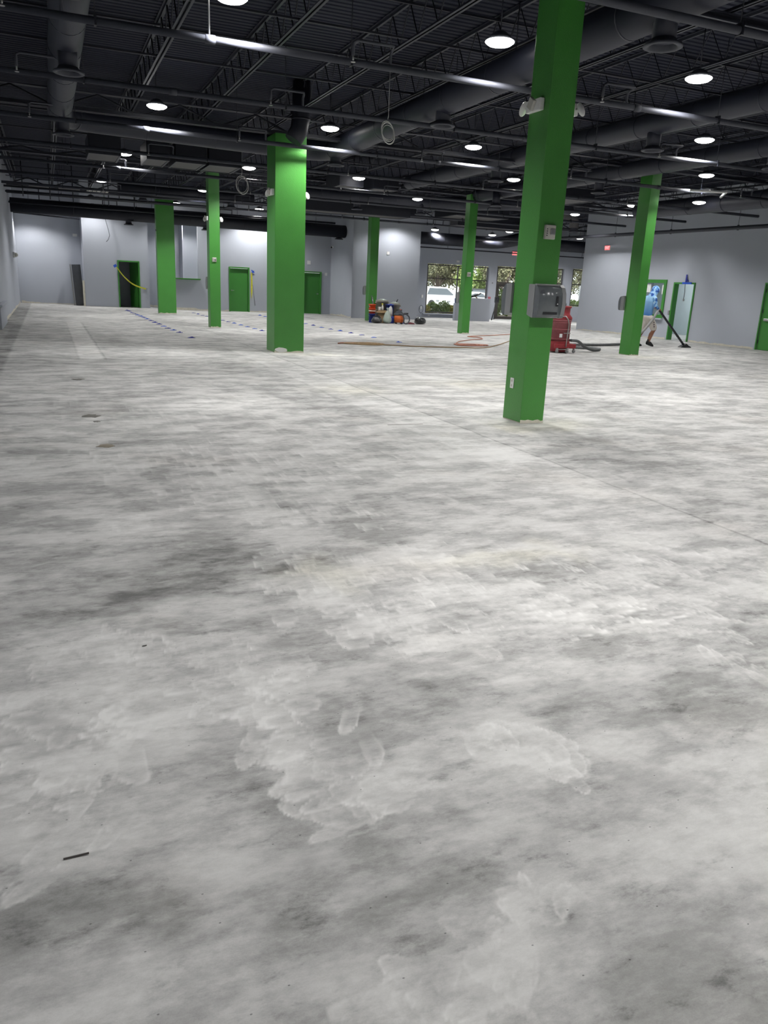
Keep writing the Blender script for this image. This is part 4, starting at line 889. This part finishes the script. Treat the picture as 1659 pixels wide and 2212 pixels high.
MB().tube([(-.3, -.31, .10), (.0, -.33, .10), (.1, -.33, .14)], .013, 6).build('foot_bar', METAL, g)
for x, y in ((-.26, -.30), (.05, -.33), (.34, -.24), (.30, .24)):
    c = MB().lathe([(.045, -.018), (.05, -.01), (.05, .01), (.045, .018)], (x, y, .052), 14, Matrix.Rotation(R(90), 3, 'X')).build('caster', GREYP, g)
    MB().box(x-.02, x+.02, y-.028, y+.028, .06, .14).build('caster_fork', METAL, c)
MB().box(-.20, -.12, -.285, -.262, .42, .52).build('label_plate', PAPER, g)
MB().tube([(.20, .05, .33), (.34, .03, .34), (.40, .02, .33)], .035, 10).build('hose_port', DGREY, g)
MB().lathe([(.03, 0), (.035, .02), (.03, .07)], (.0, -.1, 1.26), 10).build('top_knob', BLACKP, g)
def hosepath(P, n=10):
    P = [Vector(p) for p in P]; out = []
    for i in range(len(P)-1):
        p0 = P[max(0, i-1)]; p1 = P[i]; p2 = P[i+1]; p3 = P[min(len(P)-1, i+2)]
        for k in range(n):
            t = k/n; out.append(.5*((2*p1)+(-p0+p2)*t+(2*p0-5*p1+4*p2-p3)*t*t+(-p0+3*p1-3*p2+p3)*t**3))
    out.append(P[-1]); return out
MB().tube(hosepath(HV[1], 5), .028, 10).build('hose', DGREY, HV[0])
def ribbed(P, r, n=10): return P, [r*(1.07 if i % 2 else .93) for i in range(len(P))]
hp = hosepath([(13.46, 18.64, .33), (13.75, 18.7, .30), (14.05, 18.75, .14), (14.5, 18.95, .05), (14.95, 19.25, .045), (15.0, 19.55, .045), (14.7, 19.75, .045), (14.2, 20.0, .045), (13.8, 20.5, .045), (14.2, 21.0, .045), (15.2, 20.95, .045), (16.4, 21.02, .045), (17.1, 21.3, .045), (17.55, 21.45, .045)], 14)
P_, r_ = ribbed(hp, .042); o = MB().tube(P_, r_, 10).build('vacuum_hose', HOSE); tag(o, 'dark grey ribbed hose looping over the floor right of the red extractor', 'hose')
hp = hosepath([(17.55, 21.45, .045), (17.8, 21.35, .2), (18.0, 21.05, .5), (18.22, 20.95, .85), (18.42, 21.0, 1.10), (18.54, 21.07, 1.23)], 14)
o2 = MB().tube(hp, .040, 10).build('upper_hose', HOSEL, o)
g = empty('vacuum_wand', (18.54, 21.07, 1.23)); tag(g, 'long black vacuum wand held by the worker', 'vacuum wand')
wv = Vector((1.34, .02, -1.17)); hp = [Vector((0, 0, 0))+wv*t for t in np.linspace(0, 1, 40)]
MB().tube(hp, [.036*(1.06 if i % 2 else .95) for i in range(40)], 10).build('tube', BLACKP, g)
for t in (.12, .42, .72): MB().tube([wv*t, wv*(t+.035)], .04, 10).build('collar', BLACKP, g)
MB().prism([(1.14, -1.228), (1.58, -1.228), (1.58, -1.21), (1.46, -1.165), (1.37, -1.10), (1.30, -1.14), (1.16, -1.20)], -.06, .10).build('floor_nozzle', BLACKP, g)
# cords
def cord(name, pts, r, m, label, extra=()):
    o = MB().tube(hosepath([(x, y, r+.001+.004*(i % 2)) for i, (x, y) in enumerate(pts)], 8), r, 6).build(name, m); tag(o, label, 'cord')
    for e in extra: MB().tube(hosepath([(x, y, r+.006) for x, y in e], 8), r, 6).build('cord_loop', m, o)
    return o
loops = []
for k in range(6):
    a0 = random.uniform(0, 6); cx, cy = 7.85+random.uniform(-.1, .25), 20.35+random.uniform(-.05, .1); rx, ry = random.uniform(.25, .5), random.uniform(.12, .4)
    loops.append([(cx+rx*math.cos(a0+t), cy+ry*math.sin(a0+t)) for t in np.linspace(0, 6.4, 9)])
cord('extension_cord', [(8.2, 20.2), (8.6, 20.0), (9.2, 19.75), (9.9, 19.6), (10.55, 19.56), (10.94, 19.47), (11.52, 19.84), (12.55, 20.93), (13.71, 22.33), (15.36, 24.23), (17, 26)], .014, CORD, 'tan extension cord stretched across the floor with a tangled end', loops)
cord('extension_cord', [(7.15, 20.35), (7.3, 20.45), (7.5, 20.38), (7.62, 20.4)], .018, CORDO, 'short pink orange cord end left of the tan tangle')
loops = []
for k in range(5):
    a0 = random.uniform(0, 6); cx, cy = 11.2+random.uniform(-.05, .25), 20.55+random.uniform(-.05, .05); rx, ry = random.uniform(.3, .48), random.uniform(.2, .38)
    loops.append([(cx+rx*math.cos(a0+t), cy+ry*math.sin(a0+t)) for t in np.linspace(0, 6.4, 9)])
cord('extension_cord', [(11.75, 20.55), (11.3, 20.2), (10.85, 20.3), (10.9, 20.75), (11.12, 20.95), (11.2, 21.2), (11.75, 21.97), (12.54, 22.66), (13.2, 23.17), (13.4, 23.8), (13.2, 24.2), (14.0, 24.7), (15.0, 25.3), (17, 26.6)], .013, CORDO, 'orange extension cord coiled in front of the slim middle column', loops)
# debris on the near floor
for i, (x, y, L_, lab) in enumerate([(-.035, 2.02, .034, 'thin dark splinter on the bare floor at lower left'), (.29, 3.32, .010, 'small dark chip on the floor left of the smears')]):
    tag(MB().prism([(-L_, .001), (L_*.2, .001), (L_, .003), (L_, .006), (0, .005), (-L_, .004)], -.0022, .0022).build('wood_splinter', BRONZE, loc=(x, y, 0)), lab, 'debris')
def patchmark(x, y, rx, ry, m, label, seed):
    r = random.Random(seed); b = MB(); b.prism([(rx*math.cos(a)*r.uniform(.5, 1.15), ry*math.sin(a)*r.uniform(.5, 1.15)) for a in np.linspace(0, 2*math.pi, 15)[:-1]], .0005, .003, 'z')
    tag(b.build('floor_scar', m, loc=(x, y, 0)), label, 'floor scar')
SC = mat('worn_adhesive', (.10, .095, .08), .5, var=.3, scale=20); SC2 = mat('brown_adhesive', (.20, .17, .12), .35, var=.5, scale=25)
patchmark(.33, 12.85, .11, .12, SC, 'dark flat scar on the floor farthest of the three at left', 1); patchmark(.355, 9.5, .10, .14, SC, 'dark notched scar on the floor in the middle of the three at left', 2)
patchmark(.40, 9.12, .04, .05, SC, 'tiny dark scar just nearer than the notched scar', 3); patchmark(.41, 7.78, .10, .09, SC2, 'brown glossy scar on the floor nearest of the three at left', 4)
for x0, x1, y, lab in ((3.02, 3.28, 9.75, 'left short dark score line cut in the floor'), (3.62, 4.08, 8.45, 'right long dark score line cut in the floor')):
    tag(MB().box(x0, x1, y-.008, y+.008, .0005, .002).build('score_line', SC), lab, 'floor scar')

# ================================================================== PERSON
def remesh(parts_fn, name, m, parent, voxel=.014, smooth=4):
    b = MB(); parts_fn(b); me = bpy.data.meshes.new('tmp'); b.bm.to_mesh(me); b.bm.free()
    t0 = bpy.data.objects.new('tmp', me); COL.objects.link(t0)
    r_ = t0.modifiers.new('r', 'REMESH'); r_.mode = 'VOXEL'; r_.voxel_size = voxel; s_ = t0.modifiers.new('s', 'SMOOTH'); s_.iterations = smooth; s_.factor = .5
    dg = bpy.context.evaluated_depsgraph_get(); me2 = bpy.data.meshes.new_from_object(t0.evaluated_get(dg)); bpy.data.objects.remove(t0)
    for p in me2.polygons: p.use_smooth = True
    me2.materials.clear(); me2.materials.append(m); me2.name = name
    o = bpy.data.objects.new(name, me2); COL.objects.link(o); o.parent = parent; return o
def limb(b, pts, rr, n=12):
    b.tube(pts, rr, n)
    for p, r in zip(pts, rr): b.ball(p, r, 2)
PX, PY = 18.35, 21.2
man = empty('person', (PX, PY, 0)); tag(man, 'person in blue hooded top and cream shorts bending over a vacuum wand', 'person')
hipR, hipL = (-.10, -.10, .96), (-.12, .10, .96)
kneeR, ankR = (.15, -.10, .57), (-.03, -.10, .14)
kneeL, ankL = (-.14, .11, .52), (-.34, .12, .10)
shR, elR, haR = (-.06, -.175, 1.565), (-.01, -.22, 1.33), (.18, -.14, 1.215)
shL, elL, haL = (-.06, .175, 1.565), (.05, .21, 1.32), (.16, .02, 1.26)
def body(b):
    for h, k, a in ((hipR, kneeR, ankR), (hipL, kneeL, ankL)):
        mid = tuple(k[i]*.6+a[i]*.4 + (-.03 if i == 0 else 0) for i in range(3))
        limb(b, [h, k, mid, a], [.10, .072, .072, .045])
    limb(b, [(-.11, 0, .98), (-.09, 0, 1.25), (-.05, 0, 1.5), (.0, 0, 1.62), (.06, 0, 1.72)], [.11, .10, .10, .065, .055])
    b.ball((.11, 0, 1.80), (.095, .078, .115), 3, Matrix.Rotation(R(35), 4, 'Y'))
    b.ball((.19, 0, 1.765), (.02, .014, .02), 1); b.ball((.165, 0, 1.715), (.03, .03, .02), 1)
    for s in (-1, 1): b.ball((.10, s*.078, 1.80), (.02, .012, .03), 1)
    for sh, el, ha in ((shR, elR, haR), (shL, elL, haL)):
        limb(b, [sh, el, ha], [.058, .043, .030])
        hx, hy, hz = ha; b.ball((hx+.04, hy, hz-.01), (.042, .03, .03), 2)
        for k in range(4):
            yy_ = hy-.028+.018*k
            b.tube([(hx+.06, yy_, hz+.01), (hx+.09, yy_, hz-.005), (hx+.085, yy_, hz-.035), (hx+.06, yy_, hz-.045)], [.0095, .009, .0085, .008], 6)
        b.tube([(hx+.03, hy-.03, hz), (hx+.05, hy-.045, hz-.03), (hx+.07, hy-.03, hz-.05)], [.012, .010, .009], 6)
remesh(body, 'body', SKIN, man, .009, 2)
def hoodie(b):
    prof = [(-.115, 1.0, .135, .175), (-.115, 1.08, .138, .172), (-.11, 1.2, .137, .17), (-.10, 1.33, .140, .178), (-.085, 1.46, .140, .19), (-.06, 1.56, .125, .17), (-.035, 1.64, .10, .12), (.0, 1.70, .10, .105)]
    for k in range(len(prof)-1):
        A, B = prof[k], prof[k+1]
        for q in range(4):
            t = q/4; c = [A[m]*(1-t)+B[m]*t for m in range(4)]; b.ball((c[0], 0, c[1]), (c[2], c[3], .07), 3)
    for sh, el, ha in ((shR, elR, haR), (shL, elL, haL)):
        limb(b, [sh, tuple((np.array(sh)+np.array(el))/2), el, tuple(np.array(el)*.15+np.array(ha)*.85)], [.080, .070, .058, .046])
    limb(b, [(-.03, 0, 1.62), (.05, 0, 1.76)], [.125, .12])
    b.ball((.085, 0, 1.825), (.138, .120, .142), 3, Matrix.Rotation(R(35), 4, 'Y'))
remesh(hoodie, 'hooded_top', HOOD, man, .013, 9)
def shorts(b):
    b.ball((-.11, 0, .95), (.165, .19, .12), 3)
    for h, k in ((hipR, kneeR), (hipL, kneeL)):
        e = tuple(h[i]*.14+k[i]*.86 for i in range(3)); limb(b, [(h[0], h[1], .92), tuple(h[i]*.5+k[i]*.5 for i in range(3)), e], [.13, .125, .115])
remesh(shorts, 'shorts', SHORTS, man, .014, 3)
for i in range(3): MB().ball((.0+i*.018, -.225+i*.004, .80-i*.07), (.022, .012, .025), 1).build('shorts_patch', mat('dark_red_print', (.05, .01, .03), .8), man)
for a in (ankR, ankL): MB().tube([(a[0]+.02, a[1], a[2]+.10), (a[0], a[1], a[2]+.02), (a[0]-.02, a[1], a[2]-.03)], [.048, .046, .050], 12).build('sock', SHOE, man)
def shoe(dx, dy, pitch, z0):
    b = MB(); b.prism([(-.10, 0), (.06, 0), (.17, .0), (.20, .02), (.19, .05), (.12, .075), (.03, .10), (-.02, .14), (-.09, .14), (-.115, .08)], -.045, .045)
    bmesh.ops.bevel(b.bm, geom=list(b.bm.edges), offset=.014, segments=2, affect='EDGES')
    bmesh.ops.transform(b.bm, matrix=Matrix.Translation((dx, dy, z0)) @ Matrix.Rotation(pitch, 4, 'Y'), verts=b.bm.verts)
    b.build('shoe', SHOE, man)
shoe(-.0, -.10, R(16), .056); shoe(-.30, .12, 0, .002)

# ================================================================== OUTSIDE
g = MB().box(-60, 140, 39.6, 160, -.12, -.02).build('ground', ASPH); tag(g, 'sunlit parking lot outside the storefront windows', 'ground', kind='structure')
g = MB().box(10, 60, 41.2, 44.5, -.02, .08).build('planting_bed', mat('mulch', (.16, .12, .08), .9)); tag(g, 'planting bed outside along the storefront', 'planting bed', kind='structure')
def leaves(b, c, r, n, size, rnd):
    for _ in range(n):
        while True:
            p = Vector((rnd.uniform(-1, 1), rnd.uniform(-1, 1), rnd.uniform(-1, 1)))
            if .25 < p.length < 1: break
        p = Vector((p.x*r[0], p.y*r[1], p.z*r[2])) + Vector(c)
        a = Vector((rnd.uniform(-1, 1), rnd.uniform(-1, 1), rnd.uniform(-1, 1))).normalized(); t = a.orthogonal().normalized()*size*rnd.uniform(.6, 1.3); u = a.cross(t)*.6
        b.bm.faces.new([b.bm.verts.new(p+t), b.bm.verts.new(p+u), b.bm.verts.new(p-t), b.bm.verts.new(p-u)])
def tree(x, y, h, r, label, m, seed, n=4200):
    rnd = random.Random(seed); g = empty('tree', (x, y, -.02)); tag(g, label, 'tree', 'trees beyond the parking lot')
    t = MB(); t.tube([(0, 0, 0), (.1, 0, h*.2), (rnd.uniform(-.3, .3), 0, h*.4)], [.15, .12, .10], 8)
    ends = []
    for k in range(8):
        a = rnd.uniform(0, 6.28); e = (r*.55*math.cos(a), r*.35*math.sin(a), h*rnd.uniform(.30, .75)); t.tube([(0.05, 0, h*rnd.uniform(.15, .35)), (e[0]*.5, e[1]*.5, e[2]*.85), e], [.08, .05, .03], 6); ends.append(e)
    t.build('trunk', BARK, g); b = MB()
    for e in ends: leaves(b, e, (r*.42, r*.35, h*.17), n//8, .13, rnd)
    b.build('foliage', m, g)
for i, (x, y, h, r, lab, m) in enumerate([(28.6, 64, 6.0, 3.0, 'dark spreading tree behind the left part of the wide window', LEAFD), (33.0, 67, 6.2, 3.0, 'olive tree behind the right part of the wide window', LEAF), (36.2, 66, 5.6, 2.6, 'bright green tree behind the slim column', LEAFG),
        (37.6, 63, 6.0, 2.8, 'olive tree behind the entrance door', LEAF), (42.4, 62, 6.0, 2.6, 'dark tree behind the window right of the nearest column', LEAFD), (46.3, 63, 6.2, 2.8, 'green tree behind the narrow window', LEAF), (35, 74, 8, 4, 'tall grey green tree far behind the wide window', LEAF), (44, 76, 8, 4, 'tall tree far behind the entrance door', LEAFD), (51, 68, 7, 3.2, 'grey green tree behind the corner of the right wall', LEAFD), (39.5, 75, 8, 4, 'broad tree in the far distance right of the door view', LEAFD)]):
    tree(x, y, h, r, lab, m, 20+i)
def shrub(x, y, r, h, label, m, seed, n=500):
    rnd = random.Random(seed); o = MB(); o.tube([(0, 0, 0), (0, 0, h*.4)], .03, 5); leaves(o, (0, 0, h*.5), (r, r, h*.5), n, .07, rnd)
    ob = o.build('shrub', m, loc=(x, y, .08)); tag(ob, label, 'shrub', 'shrubs outside the storefront')
posn = ['first', 'second', 'third', 'fourth', 'fifth', 'sixth', 'seventh', 'eighth', 'ninth', 'tenth']
for i in range(7):
    shrub(19.9+i*.62, 41.9+(i % 2)*.2, .38, .55+.12*(i % 3), '%s plant from the left, outside the wide storefront window' % posn[i].capitalize(), [LEAFY, LEAFG, LEAFG, LEAFY, LEAFG, LEAFG, LEAFY][i], 60+i)
shrub(24.7, 41.8, .45, 1.6, 'tall leafy shrub outside the entrance door', LEAFG, 80, 900); shrub(25.6, 42.2, .4, 1.0, 'low shrub outside right of the entrance door', LEAFG, 81)
for i in range(3): shrub(30.2+i*.8, 42.2, .45, 1.2, '%s clipped shrub outside the narrow window' % posn[i].capitalize(), LEAFG, 85+i, 700)
for i in range(4): shrub(26.6+i*1.2, 45.5, .7, 1.5, '%s dark hedge plant outside behind the slim column' % posn[i].capitalize(), LEAFD, 90+i, 900)
def car(x, y, rz, label, m, L_=4.5, suv=False):
    g = empty('car', (x, y, -.02), rz); tag(g, label, 'car', 'parked cars'); h = 1.65 if suv else 1.42
    p = [(-L_/2, .35), (-L_/2+.05, .85), (-L_/2+.3, 1.0), (-L_/2+(.35 if suv else 1.0), 1.02), (L_/2-1.25, 1.0), (L_/2-.2, .82), (L_/2, .6), (L_/2-.02, .32), (-L_/2, .3)]
    b = MB(); b.prism(p, -.88, .88); b.build('body_shell', m, g)
    q = [(-L_/2+(.25 if suv else .8), 1.0), (-L_/2+(.5 if suv else 1.35), h-.05), (-L_/2+1.8, h), (L_/2-2.2, h-.03), (L_/2-1.25, 1.0)]
    b = MB(); b.prism(q, -.74, .74); b.build('cabin', m, g)
    q2 = [(-L_/2+(.5 if suv else 1.15), 1.05), (-L_/2+(.7 if suv else 1.5), h-.12), (L_/2-2.25, h-.12), (L_/2-1.5, 1.05)]
    b = MB(); b.prism(q2, -.755, .755); b.build('side_glass', CARG, g)
    for sx in (-1, 1):
        for sy in (-1, 1): MB().lathe([(.30, -.1), (.33, -.08), (.33, .08), (.30, .1)], (sx*(L_/2-.85), sy*.82, .33), 18, Matrix.Rotation(R(90), 3, 'X')).build('wheel', RUB, g)
    for sy in (-1, 1): MB().box(L_/2-.12, L_/2-.01, sy*.62-.15, sy*.62+.15, .62, .75).build('headlight', METAL, g)
car(28.4, 57.0, R(10), 'white wagon parked outside behind the wide window', CARW, 4.6, True); car(27.6, 51.0, R(192), 'white sedan parked outside nearer than the wagon', CARW); car(33.9, 60.0, R(8), 'dark car parked outside behind the slim column', CARD_, 4.6, True)
car(50.0, 56.0, R(95), 'white car parked outside behind the narrow window', CARW)
g = empty('sign_post', (32.4, 44.3, 0)); tag(g, 'white post with pale green base outside the narrow window', 'sign post')
MB().box(-.15, .15, -.06, .06, .9, 2.1).build('post_panel', PAPER, g); MB().lathe([(.5, 0), (.45, .5), (.2, .85), (.1, 1.0)], (-.1, 0, 0), 12).build('green_base', mat('pale_green', (.35, .6, .45), .6), g)
print('tris', sum(len(o.data.polygons) for o in bpy.data.objects if o.type == 'MESH')*2, 'objs', len(bpy.data.objects))
